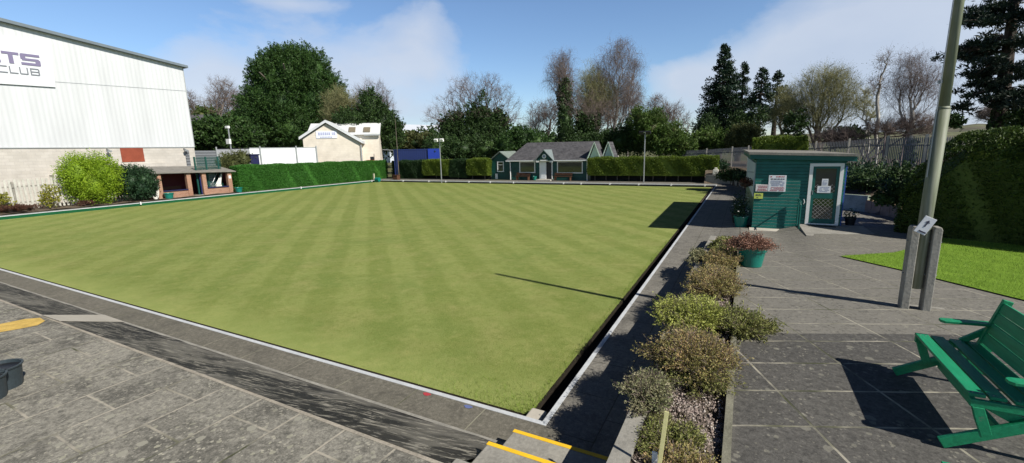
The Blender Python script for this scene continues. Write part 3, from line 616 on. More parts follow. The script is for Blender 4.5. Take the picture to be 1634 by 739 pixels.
def hedge(name, label, a, b, thick, z0, z1, mat, n, lsize, seed, group=None, wob=.06, round_=.12, cat='hedge', z1b=None, z0b=None, er=0.):
    """clipped hedge from a to b (xy) with its thickness to the left of a->b"""
    rng = np.random.default_rng(seed); a = np.array(a, float); b = np.array(b, float); d = b-a; L = np.linalg.norm(d); d /= L; nrm = np.array([-d[1], d[0]])
    z1b = z1 if z1b is None else z1b; z0b = z0 if z0b is None else z0b
    t = thing(name, label, cat, (float((a+b)[0]/2), float((a+b)[1]/2), z0), group)
    H = (z1-z0)
    areas = np.array([L*H, L*H, L*thick*1.3, thick*H, thick*H]); pr = areas/areas.sum(); face = rng.choice(5, size=n, p=pr); u = rng.random(n); v = rng.random(n)
    S = np.where(face <= 2, u*L, np.where(face == 3, 0, L)); Tt = np.where(face == 0, 0, np.where(face == 1, thick, np.where(face == 2, v*thick, u*thick))); Zr = np.where(face == 2, 1., v)
    # rounded top edges
    f = S/L; zt = z1+(z1b-z1)*f-(er*(1-np.clip(S/er, 0, 1))**2 if er else 0); zb = z0+(z0b-z0)*f
    def wave(s, q): return wob*(np.sin(s*2.1+q)+.6*np.sin(s*5.3+2*q)+.5*np.sin(s*.7))
    out = wave(S*1., Zr*3+face)+rng.normal(size=n)*lsize*.35
    edge = np.clip((Zr-(1-round_*1.6/H))/(round_*1.6/H), 0, 1); inset = np.where(face == 2, 0, edge**2*round_)
    top_in = np.where(face == 2, -round_*np.clip(1-np.minimum(Tt, thick-Tt)/(round_*1.5), 0, 1)**2, 0)
    nx = np.where(face == 0, -1., np.where(face == 1, 1., 0)); ns = np.where(face == 3, -1., np.where(face == 4, 1., 0)); nz = np.where(face == 2, 1., 0)
    Sx = S+ns*(out-inset); Tx = Tt+nx*(out-inset); Zx = zb+(zt-zb)*Zr+nz*(out*.8)+top_in
    P = np.stack([a[0]+d[0]*Sx+nrm[0]*Tx, a[1]+d[1]*Sx+nrm[1]*Tx, Zx], -1)
    Nn = np.stack([d[0]*ns+nrm[0]*nx, d[1]*ns+nrm[1]*nx, nz+.35], -1)
    V, Fc = leaf_quads(P, Nn, lsize, .5, rng, .75); fo = np_mesh('foliage', V, Fc, M[mat], parent=t)
    k = MB(); g_ = max(.07, lsize*.4); ns_ = max(2, int(L/1.2))
    rings = []
    for i in range(ns_+1):
        f_ = i/ns_; s_ = g_+(L-2*g_)*f_; zt_ = z1+(z1b-z1)*f_-g_*.8-(er*(1-min(1, s_/er))**2+.15 if er else 0); zb_ = z0+(z0b-z0)*f_-.1; w_ = wob*.4*math.sin(s_*2.1)
        prof = [(g_+w_, zb_), (g_+w_, zt_-round_), (g_+w_+round_, zt_), (thick-g_-round_, zt_), (thick-g_, zt_-round_), (thick-g_, zb_)]
        rings.append([(a[0]+d[0]*s_+nrm[0]*q, a[1]+d[1]*s_+nrm[1]*q, z) for q, z in prof])
    v = [p for r in rings for p in r]; m = 6; fs = [(i*m+j, i*m+j+1, (i+1)*m+j+1, (i+1)*m+j) for i in range(ns_) for j in range(m-1)]; fs += [tuple(range(m)), tuple(ns_*m+j for j in range(m))[::-1]]
    k.add(v, fs); k.build('inner_foliage', M[mat], fo); return t
def shrub(name, label, base, rx, ry, h, mat, n, lsize, seed, group=None, cat='shrub', stems=10, aspect=.5, up=.4, core=True, zc=.5, stemmat='bark'):
    rng = np.random.default_rng(seed); base = np.array(base, float); t = thing(name, label, cat, tuple(base), group)
    bl = [(base+np.array([0, 0, h*zc]), (rx*.8, ry*.8, h*.5))]
    for i in range(7):
        a = rng.random()*6.28; q = rng.uniform(.35, .6); bl.append((base+np.array([math.cos(a)*rx*q, math.sin(a)*ry*q, h*rng.uniform(.35, .68)]), (rx*rng.uniform(.35, .5), ry*rng.uniform(.35, .5), h*rng.uniform(.26, .34))))
    clump_crown(t, bl, mat, max(20, n//14), 14, .22*max(rx, h*.4), lsize, seed, up, aspect, core=mat if core else None, name='foliage')
    k = MB()
    for i in range(stems):
        a = rng.random()*6.28; k.tube([base, base+np.array([math.cos(a)*rx*.25, math.sin(a)*ry*.25, h*.3]), base+np.array([math.cos(a)*rx*.5, math.sin(a)*ry*.5, h*.6])], [.012+.01*h, .01+.006*h, .005], 5)
    k.build('stems', M[stemmat], t); return t
def spray_shrub(name, label, base, rx, ry, h, mat, nb, per, lsize, seed, group=None, flatn=.35, twigmat='twig', cat='shrub', lean=(0, 0)):
    """low open shrub: arching stems, side sprays and many small leaves"""
    rng = np.random.default_rng(seed); base = np.array(base, float); t = thing(name, label, cat, tuple(base), group)
    A = []; Bq = []; R1 = []; R2 = []; LP_ = []; LD = []
    sect = rng.random(9)
    for i in range(nb):
        a = rng.random()*6.28; q = rng.random()**.5*(.62+.38*sect[int(a/6.29*9)]+.12*(rng.random() < .12)); bare = rng.random() < .22; end = base+np.array([math.cos(a)*rx*q+lean[0], math.sin(a)*ry*q+lean[1], h*(math.sqrt(max(0, 1-q*q))*.85+.15)*rng.uniform(.7, 1.05)])
        root = base+np.array([rng.normal()*.05, rng.normal()*.05, 0]); c = root+(end-root)*.5+np.array([0, 0, h*.18*q]); pts = [root+(c-root)*s*2*(1) if s < .5 else c+(end-c)*(s-.5)*2 for s in np.linspace(0, 1, 6)]
        for j in range(5): A.append(pts[j]); Bq.append(pts[j+1]); R1.append(.006*(1-j*.15)); R2.append(.006*(1-(j+1)*.15))
        nt = 5
        for j in range(nt):
            s = rng.uniform(.35, 1); p = root+(end-root)*s+np.array([0, 0, h*.18*q*4*s*(1-s)*.5]); d = unit(unit(end-root)+.8*rng.normal(size=3)*np.array([1, 1, flatn])); L = rng.uniform(.08, .30)*min(1.3, rx*1.6)*(1.25 if bare else 1); e = p+d*L
            A.append(p); Bq.append(e); R1.append(.0028); R2.append(.0015)
            if bare and rng.random() < .8: continue
            u = rng.random((per, 1)); LP_.append(p+d*L*u*1.1+rng.normal(size=(per, 3))*rng.uniform(.008, .024)*np.array([1, 1, .6])); LD.append(np.repeat(d[None], per, 0))
    V, Fc = seg_mesh(np.array(A), np.array(Bq), np.array(R1), np.array(R2), 3); np_mesh('stems', V, Fc, M[twigmat], parent=t)
    V, Fc = leaf_quads(np.concatenate(LP_), np.concatenate(LD), lsize, .45, rng, .6); np_mesh('foliage', V, Fc, M[mat], parent=t); return t
def grass_blades(name, P, h, mat, seed=3, label=None):
    rng = np.random.default_rng(seed); n = len(P); d = rng.normal(size=(n, 3))*np.array([.35, .35, 0])+np.array([0, 0, 1.]); d = unit(d); s = unit(np.cross(d, rng.normal(size=(n, 3)))); H = h*rng.uniform(.5, 1.3, (n, 1)); w = .0025+.05*H
    V = np.stack([P-s*w*.5, P+s*w*.5, P+d*H+s*w*.1, P+d*H-s*w*.1], 1).reshape(-1, 3); return tag(np_mesh(name, V, np.arange(4*n).reshape(-1, 4), mat), label, 'grass' if label else None, kind='stuff')

def text_mesh(name, body, size, org, xd, ud, mat, parent, depth=.01, offset=0, xs=1.0, align='LEFT'):
    cu = bpy.data.curves.new('txt', 'FONT'); cu.body = body; cu.size = size; cu.extrude = depth; cu.offset = offset; cu.align_x = align; cu.resolution_u = 3
    o = bpy.data.objects.new('txt', cu); col.objects.link(o); dg = bpy.context.evaluated_depsgraph_get(); me = bpy.data.meshes.new_from_object(o.evaluated_get(dg))
    bpy.data.objects.remove(o); bpy.data.curves.remove(cu)
    xd = unit(np.array(xd, float)); ud = unit(np.array(ud, float)); nd = np.cross(xd, ud); co = np.zeros(len(me.vertices)*3); me.vertices.foreach_get('co', co); co = co.reshape(-1, 3)
    W = np.array(org, float)+co[:, :1]*xs*xd+co[:, 1:2]*ud+co[:, 2:3]*nd-ORG[parent.name]; me.vertices.foreach_set('co', W.ravel()); me.update(); me.name = name
    me.materials.clear(); return link_mesh(name, me, mat, parent)
def ribbed(name, c, axis, period=.3, depth=.03, var=.04, rough=.5, stain=0.):
    n = NT(name); s = n.n('ShaderNodeSeparateXYZ'); n.l(n.tc.outputs['Object'], s.inputs[0])
    w = n.math('SINE', n.math('MULTIPLY', s.outputs[axis], 2*math.pi/period)); n.bump(w, .6, depth)
    st = n.noise(1.0, 6, .6, vec=n.map((1, 1, .12) if axis < 2 else (.1, .1, 1))); cc = n.mix(n.ramp(st, [(.4, 0.), (.65, 1.)]), lum(c, 1+var), lum(c, 1-var*2-stain)); n.done(cc, rough, .35); return n.m
def blockwork(name, c1, c2, w, h, joint, rot=(rad(90), 0, 0), jw=.012, bump=.4):
    n = NT(name); s = n.n('ShaderNodeSeparateXYZ'); n.l(n.tc.outputs['Object'], s.inputs[0]); cb = n.n('ShaderNodeCombineXYZ')
    n.l(n.math('ADD', s.outputs[0], s.outputs[1]), cb.inputs[0]); n.l(s.outputs[2], cb.inputs[1])
    br = n.n('ShaderNodeTexBrick'); n.l(cb.outputs[0], br.inputs[0]); br.inputs['Scale'].default_value = 1; br.inputs['Brick Width'].default_value = w; br.inputs['Row Height'].default_value = h; br.inputs['Mortar Size'].default_value = jw; br.inputs['Mortar Smooth'].default_value = .2
    br.inputs['Color1'].default_value = c1+(1,); br.inputs['Color2'].default_value = c2+(1,); br.inputs['Mortar'].default_value = joint+(1,)
    cc = n.mix(n.ramp(n.noise(1.3, 5), [(.4, 0.), (.7, .35)]), br.outputs['Color'], lum(c1, .6)); n.bump(n.math('SUBTRACT', n.noise(30, 3), br.outputs['Fac']), bump, .01); return n.done(cc, .88, .2)
def tiles(name, c1, c2):
    n = NT(name); s = n.n('ShaderNodeSeparateXYZ'); n.l(n.tc.outputs['Object'], s.inputs[0]); cb = n.n('ShaderNodeCombineXYZ'); n.l(n.math('ADD', s.outputs[0], n.math('MULTIPLY', s.outputs[1], .01)), cb.inputs[0]); n.l(s.outputs[2], cb.inputs[1])
    br = n.n('ShaderNodeTexBrick'); n.l(cb.outputs[0], br.inputs[0]); br.inputs['Scale'].default_value = 1; br.inputs['Brick Width'].default_value = .3; br.inputs['Row Height'].default_value = .13; br.inputs['Mortar Size'].default_value = .012
    br.inputs['Color1'].default_value = c1+(1,); br.inputs['Color2'].default_value = c2+(1,); br.inputs['Mortar'].default_value = lum(c1, .4)+(1,)
    cc = n.mix(n.ramp(n.noise(2, 6), [(.4, 0.), (.65, .5)]), br.outputs['Color'], lum(c2, 1.3)); n.bump(n.math('SUBTRACT', n.noise(20, 3), br.outputs['Fac']), .5, .02); return n.done(cc, .7, .3)
M['ribwhite'] = ribbed('white ribbed cladding', (.52, .535, .54), 1, .30, .012, .035)
M['block'] = blockwork('pale blockwork', (.45, .42, .37), (.49, .46, .41), .45, .22, (.42, .39, .35))
M['brick'] = blockwork('orange red brick', (.27, .12, .07), (.36, .17, .10), .225, .075, (.34, .28, .22))
M['slate'] = tiles('grey slate', (.055, .054, .058), (.095, .092, .096))
M['cream'] = blockwork('cream roughcast block', (.66, .60, .50), (.70, .64, .54), .45, .22, (.62, .56, .47), bump=.2)

# ---------------- sports hall on the left
HX = -43.0
hall = thing('sports_hall', 'huge white ribbed metal hall above a pale block base, left of the green', 'sports hall', (HX-6, 0, 0))
zt = lambda y: 10.99+(19.1-y)*(12.33-10.99)/(19.1-8.21)
k = MB(); k.extr([(HX, 19.05, 4.06), (HX, -32, 4.06), (HX, -32, zt(-32)), (HX, 19.05, zt(19.05))], (-24, 0, 0)); k.build('wall_cladding', M['ribwhite'], hall)
k = MB(); k.box(HX-23.9, HX+.10, -32, 18.98, -.3, 4.02); k.build('block_wall', M['block'], hall)
k = MB(); k.box(HX+.10, HX+.16, -32, 18.99, 4.0, 4.06); k.box(HX-.1, HX+.02, 19.05, 19.10, 4.06, 10.95); k.build('flashing', M['greymetal'], hall)
k = MB(); k.extr([(HX+.005, -32, 7.6), (HX+.005, 19.04, 8.96), (HX+.005, 19.04, 8.99), (HX+.005, -32, 7.63)], (.012, 0, 0)); k.build('panel_seam', M['metal'], hall)
k = MB(); k.extr([(HX+.35, 19.35, zt(19.35)), (HX+.35, -32, zt(-32)), (HX+.35, -32, zt(-32)+.26), (HX+.35, 19.35, zt(19.35)+.20)], (-25, 0, 0)); k.build('roof', m_plain('weathered grey roof trim', (.13, .16, .18), .6, .4, .15, 3), hall)
k = MB(); k.box(HX+.10, HX+.14, 13.45, 15.0, 2.86, 3.98); k.build('boarded_opening', M['brown'], hall)
k = MB(); k.box(HX+.10, HX+.5, 9.5, 16.4, 2.32, 2.72); k.box(HX+.10, HX+.9, 9.0, 15.8, 1.2, 2.1); k.build('block_ledge', M['block'], hall)
for yy in (12.6, 18.1):
    k = MB(); k.tube([(HX+.1, yy, 3.9), (HX+.45, yy, 3.82)], .05, 6); k.box(HX+.35, HX+.55, yy-.14, yy+.14, 3.66, 3.8); k.build('floodlight', M['metal'], hall)
sg = MB(); sg.extr([(HX+.06, 10.3, 8.35), (HX+.06, -2.0, 8.05), (HX+.06, -2.0, 11.6), (HX+.06, 10.5, 11.42)], (.06, 0, 0)); sb = sg.build('sign_board', m_plain('white sign board', (.60, .62, .64), .4, .4, .03, 1), hall)
M['letter'] = m_plain('purple grey sign letters', (.17, .15, .24), .5, .3, .06); M['letter2'] = m_plain('dark grey sign letters', (.16, .17, .19), .5, .3, .06)
# blocky lettering built from strokes, in unit cells (y across, z up)
def strokes(name, segs, y0, z0, w, h, th, tv, mat):
    k = MB()
    for i, (a, b, c, d_) in enumerate(segs): k.box(HX+.12, HX+.15+.0006*i, y0+a*w, y0+b*w, z0+c*h, z0+d_*h)
    k.build(name, mat, sb)
E_ = [(0, .24, 0, 1), (.24, 1, .78, 1), (.24, .9, .39, .61), (.24, 1, 0, .22)]
T_ = [(0, 1, .78, 1), (.36, .64, 0, .78)]
S_ = [(.04, 1, .78, 1), (0, .26, .52, .94), (.06, .94, .39, .60), (.74, 1, .06, .50), (0, .96, 0, .22)]
C_ = [(0, .14, .08, .92), (.05, 1, .84, 1), (.05, 1, 0, .16)]; L_ = [(0, .14, 0, 1), (.14, 1, 0, .16)]; U_ = [(0, .14, .08, 1), (.86, 1, .08, 1), (.06, .94, 0, .16)]
B_ = [(0, .14, 0, 1), (.14, .92, .84, 1), (.14, .92, .42, .57), (.14, .92, 0, .16), (.86, 1, .54, .9), (.86, 1, .08, .46)]
def sgn(px, py): p = atX(px, py, HX+.13); return p[1], p[2]
yS1, zS1 = sgn(62.5, 90.5); yS0, zS0 = sgn(35, 105); yT0, zT0 = sgn(5, 100); yT1, _ = sgn(32, 100); _, zTt = sgn(32, 87)
hL = .76; zb = 9.69
for nm, sgm, a, b in (('letter_S', S_, yS0, yS1), ('letter_T', T_, yT0, yT1), ('letter_E', E_, yT0-1.15*(yT1-yT0), yT0-.12*(yT1-yT0))):
    strokes('letter', sgm, a, zb+.0, b-a, hL, .2, .2, M['letter'])
_, q0 = sgn(40, 118); hL2 = .48; zb2 = 9.03
ys_ = [sgn(px, 112)[0] for px in (-6, 12, 15, 28.5, 31, 44.5, 48, 62.5)]
for i, sgm in enumerate((C_, L_, U_, B_)): strokes('letter', sgm, ys_[2*i], zb2, ys_[2*i+1]-ys_[2*i], hL2, .1, .1, M['letter2'])

# ---------------- fence, bushes on the left
fx = -38.6
f = thing('paling_fence', 'weathered grey wooden paling fence below the white hall', 'fence', (fx, 3, 0)); k = MB(); rg = np.random.default_rng(4)
for y in np.arange(-8, 11.6, .21):
    h = 1.98+rg.uniform(-.05, .05); dy = rg.normal()*.015
    k.beam((fx, y, .12), (fx+rg.normal()*.01, y+dy, h), .11, .028, up=(1, 0, 0))
k.build('palings', m_plain('silvery weathered wood', (.44, .43, .38), .9, .15, .25, 2.5, .3), f)
k = MB(); k.box(fx-.09, fx-.03, -8, 11.6, .5, .6); k.box(fx-.09, fx-.03, -8, 11.6, 1.5, 1.6); k.build('rail', M['concrete'], f)
for y in np.arange(-7, 12, 2.6): k = MB(); k.box(fx-.2, fx-.09, y-.05, y+.05, 0, 1.85); k.build('post', M['concrete'], f)
grid('soil_bed', np.linspace(-45, -36.9, 12), np.linspace(-10, 19, 60), lambda x, y: .03+.05*np.sin(x*2+y*1.7)**2, M['soil'])
shrub('golden_conifer', 'large rounded golden green conifer in front of the paling fence', (-38.1, 9.65, 0), 2.0, 1.8, 3.35, 'l_gold', 34000, .095, 11, up=.8, cat='conifer')
shrub('dark_shrub', 'dark rounded laurel bush between the golden conifer and the brick shelter', (-38.1, 12.0, 0), 1.5, 1.62, 2.6, 'l_dark', 19000, .11, 12)
shrub('variegated_shrub', 'thin yellow variegated shrub against the fence left of the golden conifer', (-37.9, 7.35, 0), .45, .5, 1.65, 'l_yel', 1700, .10, 13, core=False, stems=6)
shrub('variegated_shrub', 'yellow variegated shrub at the left edge of the photo by the fence', (-37.9, 5.35, 0), .45, .5, 1.35, 'l_yel', 1500, .10, 14, core=False, stems=6)
spray_shrub('heather_patch', 'low brown heather mat along the foot of the paling fence', (-37.6, 5.5, .05), .55, 1.6, .42, 'l_heath', 260, 16, .06, 15, cat='heather')
spray_shrub('heather_patch', 'small brown heather clump in front of the golden conifer', (-37.35, 8.9, .05), .38, .5, .35, 'l_heath', 140, 16, .06, 16, cat='heather')

# ---------------- brick shelter
sx = -37.6
sh = thing('brick_shelter', 'low open-fronted brick shelter with a grey felt roof beside the green', 'shelter', (sx-1, 16, 0))
zr = lambda y: 1.92-.03*(y-13.2)
for a, b in ((13.25, 13.58), (15.35, 15.66), (16.5, 16.8), (18.55, 18.88)):
    k = MB(); k.box(sx-.3, sx, a, b, 0, zr(a)); k.build('pillar', M['brick'], sh)
for a, b in ((13.58, 15.35), (16.8, 18.55)):
    k = MB(); k.box(sx-.26, sx-.04, a, b, 0, .56); w = k.build('low_wall', M['brick'], sh)
    k = MB(); k.box(sx-.34, sx+.04, a+.01, b-.01, .563, .63); k.build('sill', M['navy'], w)
k = MB(); k.box(sx-2.3, sx-2.2, 13.3, 18.85, 0, 1.95); k.box(sx-2.2, sx-.3, 13.3, 13.4, 0, 1.9); k.box(sx-2.2, sx-.3, 18.75, 18.85, 0, 1.75); k.build('boarded_walls', M['maroon'], sh)
k = MB(); k.extr([(sx+.18, 12.95, 1.98), (sx+.18, 19.15, 1.80), (sx+.18, 19.15, 1.88), (sx+.18, 12.95, 2.07)], (.02, 0, 0)); k.extr([(sx+.17, 12.9, 2.03), (sx-2.5, 12.9, 2.50), (sx-2.5, 12.9, 2.42), (sx+.17, 12.9, 1.95)], (0, 6.3, -.17)); k.build('roof', M['felt'], sh)
k = MB(); k.box(sx-.28, sx-.24, 16.42, 16.50, .0, 1.78); k.build('door_edge', M['blue'], sh)
k = MB(); k.box(sx-.2, sx+.02, 15.7, 16.45, 0, .07); k.build('threshold', M['palec'], sh)
k = MB(); k.box(sx-.9, sx-.85, 16.85, 18.0, .62, 1.72); tag(k.build('display_board', m_plain('grey white board', (.42, .43, .44), .7, .2, .1, 3)), 'large pale board leaning inside the right bay of the shelter', 'board')
ps = thing('folded_parasol', 'folded off white parasol leaning in the right bay of the shelter', 'parasol', (sx-.4, 18.1, .62))
k = MB(); k.tube([(sx-.35, 17.75, .75), (sx-.38, 17.95, .8), (sx-.42, 18.3, 1.65)], [.02, .18, .05], 7); k.build('canopy', M['cloth'], ps); k = MB(); k.tube([(sx-.35, 17.45, 1.0), (sx-.4, 17.9, 1.7)], .018, 5); k.tube([(sx-.35, 17.6, .66), (sx-.44, 18.36, 1.8)], .014, 5); k.build('pole', M['metal'], ps)
k = MB(); k.box(sx-.33, sx-.05, 17.55, 18.0, .635, .76); tag(k.build('white_box', M['ivory'], bevel=.01), 'white box standing on the sill of the right bay', 'box')
bn = thing('slatted_seat', 'wooden bench inside the left bay of the brick shelter', 'bench', (sx-1.2, 14.4, 0))
for i in range(3): k = MB(); k.box(sx-1.5+i*.14, sx-1.38+i*.14, 13.5, 15.6, .43, .47); k.build('slat', M['wood'], bn)
k = MB(); k.box(sx-1.62, sx-1.58, 13.5, 15.6, .60, .85); k.build('backrest', M['wood'], bn)
for y in (13.7, 15.4): k = MB(); k.box(sx-1.5, sx-1.1, y-.03, y+.03, 0, .43); k.build('leg', M['wood'], bn)
hr = thing('hose_loop', 'loop of pale hose hanging on the left end of the brick shelter', 'hose', (sx+.1, 13.0, 0)); k = MB()
k.tube([(sx+.12+.02*math.sin(a*3), 12.98+.24*math.cos(a), .86+.78*math.sin(a)) for a in np.linspace(0, 6.5, 28)], .055, 6); k.tube([(sx+.14, 12.92+.17*math.cos(a), .80+.66*math.sin(a)) for a in np.linspace(.5, 6.2, 24)], .05, 6); k.build('coils', M['cloth'], hr)
k = MB(); k.box(sx+.02, sx+.08, 12.93, 13.05, 1.55, 1.68); k.build('hook', M['metal'], hr)
k = MB(); k.box(sx-.02+.02, sx+.03, 18.62, 18.80, 1.25, 1.5); k.build('notice', M['white'], sh)

def pot(name, label, c, r, h, mat, group=None, rim=True, n=28):
    t = thing(name, label, 'plant pot', c, group); k = MB(); k.lathe(c, [(r*.02, 0.004), (r*.66, 0), (r*.70, .02), (r*.90, h*.86), (r, h*.87), (r*1.02, h), (r*.93, h), (r*.86, h*.9), (r*.84, h*.82), (r*.02, h*.80)], n); k.build('body', M[mat], t, smooth=False)
    k = MB(); k.lathe(c, [(r*.85, h*.83), (r*.01, h*.85)], n); k.build('compost', M['soil'], t); return t
pot('plant_pot', 'turquoise green pot at the left pillar of the brick shelter', tuple(atX(270, 315, -37.25)*[1, 1, 0]+[0, 0, 0]), .34, .46, 'pot')
pot('plant_pot', 'turquoise green pot at the right corner of the brick shelter by the hedge', (-37.2, 19.1, 0), .32, .44, 'pot')

# ---------------- hedges round the green
hedge('clipped_hedge', 'long bright green clipped hedge along the left side beside the brick shelter', (-37.45, 19.35), (-37.45, 37.9), 1.15, .0, 2.28, 'l_hedge', 130000, .085, 21, z1b=2.2, round_=.10, wob=.045)
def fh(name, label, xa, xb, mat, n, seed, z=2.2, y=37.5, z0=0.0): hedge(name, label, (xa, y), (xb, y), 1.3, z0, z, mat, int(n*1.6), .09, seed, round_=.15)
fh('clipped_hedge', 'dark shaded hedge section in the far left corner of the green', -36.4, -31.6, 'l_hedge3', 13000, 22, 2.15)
fh('clipped_hedge', 'short mottled olive hedge section with yellow top beyond the green', -31.6, -27.9, 'l_hedge2', 12000, 23, 2.2, y=37.4, z0=.5)
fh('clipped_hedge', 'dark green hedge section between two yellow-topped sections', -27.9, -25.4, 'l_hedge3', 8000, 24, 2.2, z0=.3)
fh('clipped_hedge', 'bright yellow-green hedge section beside the small annexe of the clubhouse', -25.4, -22.7, 'l_hedge2', 12000, 25, 2.25, y=37.35, z0=.55)
fh('clipped_hedge', 'long hedge with a yellow-green top to the right of the clubhouse', -11.6, -.05, 'l_hedge2', 36000, 26, 2.2, z0=.62)
k = MB()
for xx in (-30.0, -26.9, -25.0, -23.4): k.tube([(xx, 37.9, 0), (xx+.05, 37.85, .8)], [.07, .05], 6)
for xx in np.arange(-11, 0, 1.1): k.tube([(xx, 38.1, 0), (xx+.05, 38.0, .9)], [.06, .05], 6)
tag(k.build('hedge_stems', M['bark']), 'bare stems standing under the far hedges', 'stems', kind='stuff')
M['blackb'] = m_plain('near black stained boards', (.014, .014, .013), .8, .2, .3, 3)
for (xa, xb, lb) in ((-36.3, -22.9, 'low dark board fence behind the hedge stems left of the clubhouse'), (-11.5, 0, 'low dark board fence behind the hedge stems right of the clubhouse')): k = MB(); k.box(xa, xb, 38.3, 38.4, 0, .9); tag(k.build('low_board_fence', M['blackb']), lb, 'fence')

# ---------------- clubhouse
cy = 38.0
ch = thing('clubhouse', 'small dark green timber pavilion with a grey slate roof at the far side', 'clubhouse', (-16, cy+2, 0))
M['clubb'] = None
def boards(name, c, period, horiz=True, rough=.5):
    n = NT(name); s = n.n('ShaderNodeSeparateXYZ'); n.l(n.tc.outputs['Object'], s.inputs[0]); w = n.math('FRACT', n.math('MULTIPLY', s.outputs[2] if horiz else n.math('ADD', s.outputs[0], s.outputs[1]), 1/period))
    n.bump(n.math('MULTIPLY', n.ramp(w, [(0, 0.), (.12, 1.), (1, .45)]), 1.0), 1.0, .018)
    f = n.noise(3, 6); cc = n.mix(n.ramp(f, [(.35, 0.), (.7, 1.)]), lum(c, .82), lum(c, 1.22)); cc = n.mix(n.ramp(w, [(0, .85), (.10, 0.)]), cc, lum(c, .25)); return n.done(cc, rough, .35)
M['clubb'] = boards('dark green club boards', (.007, .060, .048), .15); M['kioskb'] = boards('teal green kiosk boards', (.006, .105, .085), .115, rough=.42)
def fr(x0, x1, z0, z1, y, w, d, mat, parent, name='window', pane=True, mull=()):
    k = MB(); k.box(x0, x1, y-d, y+.02, z1-w, z1); k.box(x0-.03, x1+.03, y-d-.05, y+.02, z0, z0+w); k.box(x0, x0+w, y-d+.002, y+.02, z0+w, z1-w); k.box(x1-w, x1, y-d+.002, y+.02, z0+w, z1-w)
    for q in mull: k.box(x0+w, x1-w, y-d+.006, y+.01, z0+(z1-z0)*q-.02, z0+(z1-z0)*q+.02)
    o = k.build(name, mat, parent); 
    if pane: kk = MB(); kk.box(x0+w*.8, x1-w*.8, y-.008, y+.008, z0+w*.8, z1-w*.8); kk.build('pane', M['glass'], o)
    return o
k = MB(); k.box(-20.35, -16.85, cy, cy+.2, -.1, 2.1); k.box(-15.4, -11.75, cy, cy+.2, -.1, 2.1); k.box(-16.85, -15.4, cy, cy+.2, 1.95, 2.1); k.box(-20.35, -20.15, cy+.2, cy+5.6, -.1, 2.1); k.box(-11.95, -11.75, cy+.2, cy+5.6, -.1, 2.1); k.box(-20.35, -11.75, cy+5.6, cy+5.8, -.1, 2.1); k.build('wall', M['clubb'], ch)
rx0, rx1, ry = -20.6, -11.5, cy+2.9
k = MB(); t_ = .07
k.add([(rx0, cy-.3, 2.0), (rx1, cy-.3, 2.0), (rx1+.1, ry, 3.75), (rx0+1.0, ry, 3.80), (rx0, cy-.3, 2.07), (rx1, cy-.3, 2.07), (rx1+.1, ry, 3.82), (rx0+1.0, ry, 3.87)], [(0, 3, 2, 1), (4, 5, 6, 7), (0, 1, 5, 4), (0, 4, 7, 3)])
k.add([(rx0, cy+6.1, 2.0), (rx1, cy+6.1, 2.0), (rx1+.1, ry, 3.81), (rx0+1.0, ry, 3.86)], [(0, 1, 2, 3)])
k.add([(rx0, cy-.3, 2.05), (rx0+1.0, ry, 3.84), (rx0, cy+6.1, 2.05)], [(0, 1, 2)])
k.build('roof', M['slate'], ch)
k = MB(); k.box(rx0, rx1, cy-.38, cy-.30, 1.93, 2.03); k.build('gutter', M['white'], ch)
# two pale gables showing at the right end
M['sage'] = m_plain('pale sage green boarding', (.52, .66, .54), .7, .3, .12, 3)
for gi, (gx0, gx1, gz, gy) in enumerate(((-11.55, -10.45, 3.60, cy-.1), (-10.45, -9.45, 3.62, cy+1.0))):
    k = MB(); mx_ = (gx0+gx1)/2+.0; k.extr([(gx0+.1, gy, 1.6), (gx1-.1, gy, 1.6), (gx1-.1, gy, 2.25), (mx_, gy, gz-.12), (gx0+.1, gy, 2.25)], (0, 1.5, 0)); gb = k.build('gable', M['sage'], ch)
    k = MB(); 
    for sx_, xx in ((-1, gx0-.08), (1, gx1+.08)):
        k.add([(xx, gy-.15, 2.05), (mx_, gy-.15, gz), (mx_, gy+1.6, gz), (xx, gy+1.6, 2.05), (xx, gy-.15, 2.13), (mx_, gy-.15, gz+.08), (mx_, gy+1.6, gz+.08), (xx, gy+1.6, 2.13)], [(0, 1, 2, 3), (7, 6, 5, 4), (0, 4, 5, 1), (3, 2, 6, 7), (0, 3, 7, 4)])
    k.build('gable_roof', M['slate'], gb)
    k = MB(); k.extr([(gx0-.06, gy-.17, 2.04), (mx_, gy-.17, gz+.02), (mx_, gy-.17, gz+.12), (gx0-.16, gy-.17, 2.14)], (0, .018, 0)); k.extr([(gx1+.06, gy-.17, 2.04), (mx_+.001, gy-.17, gz+.02), (mx_+.001, gy-.17, gz+.12), (gx1+.16, gy-.17, 2.14)], (0, .018, 0)); k.build('bargeboard', M['sage'], gb)
fr(-19.15, -17.33, .72, 1.92, cy, .09, .05, M['white'], ch); fr(-14.9, -12.2, .70, 1.90, cy, .09, .05, M['white'], ch)
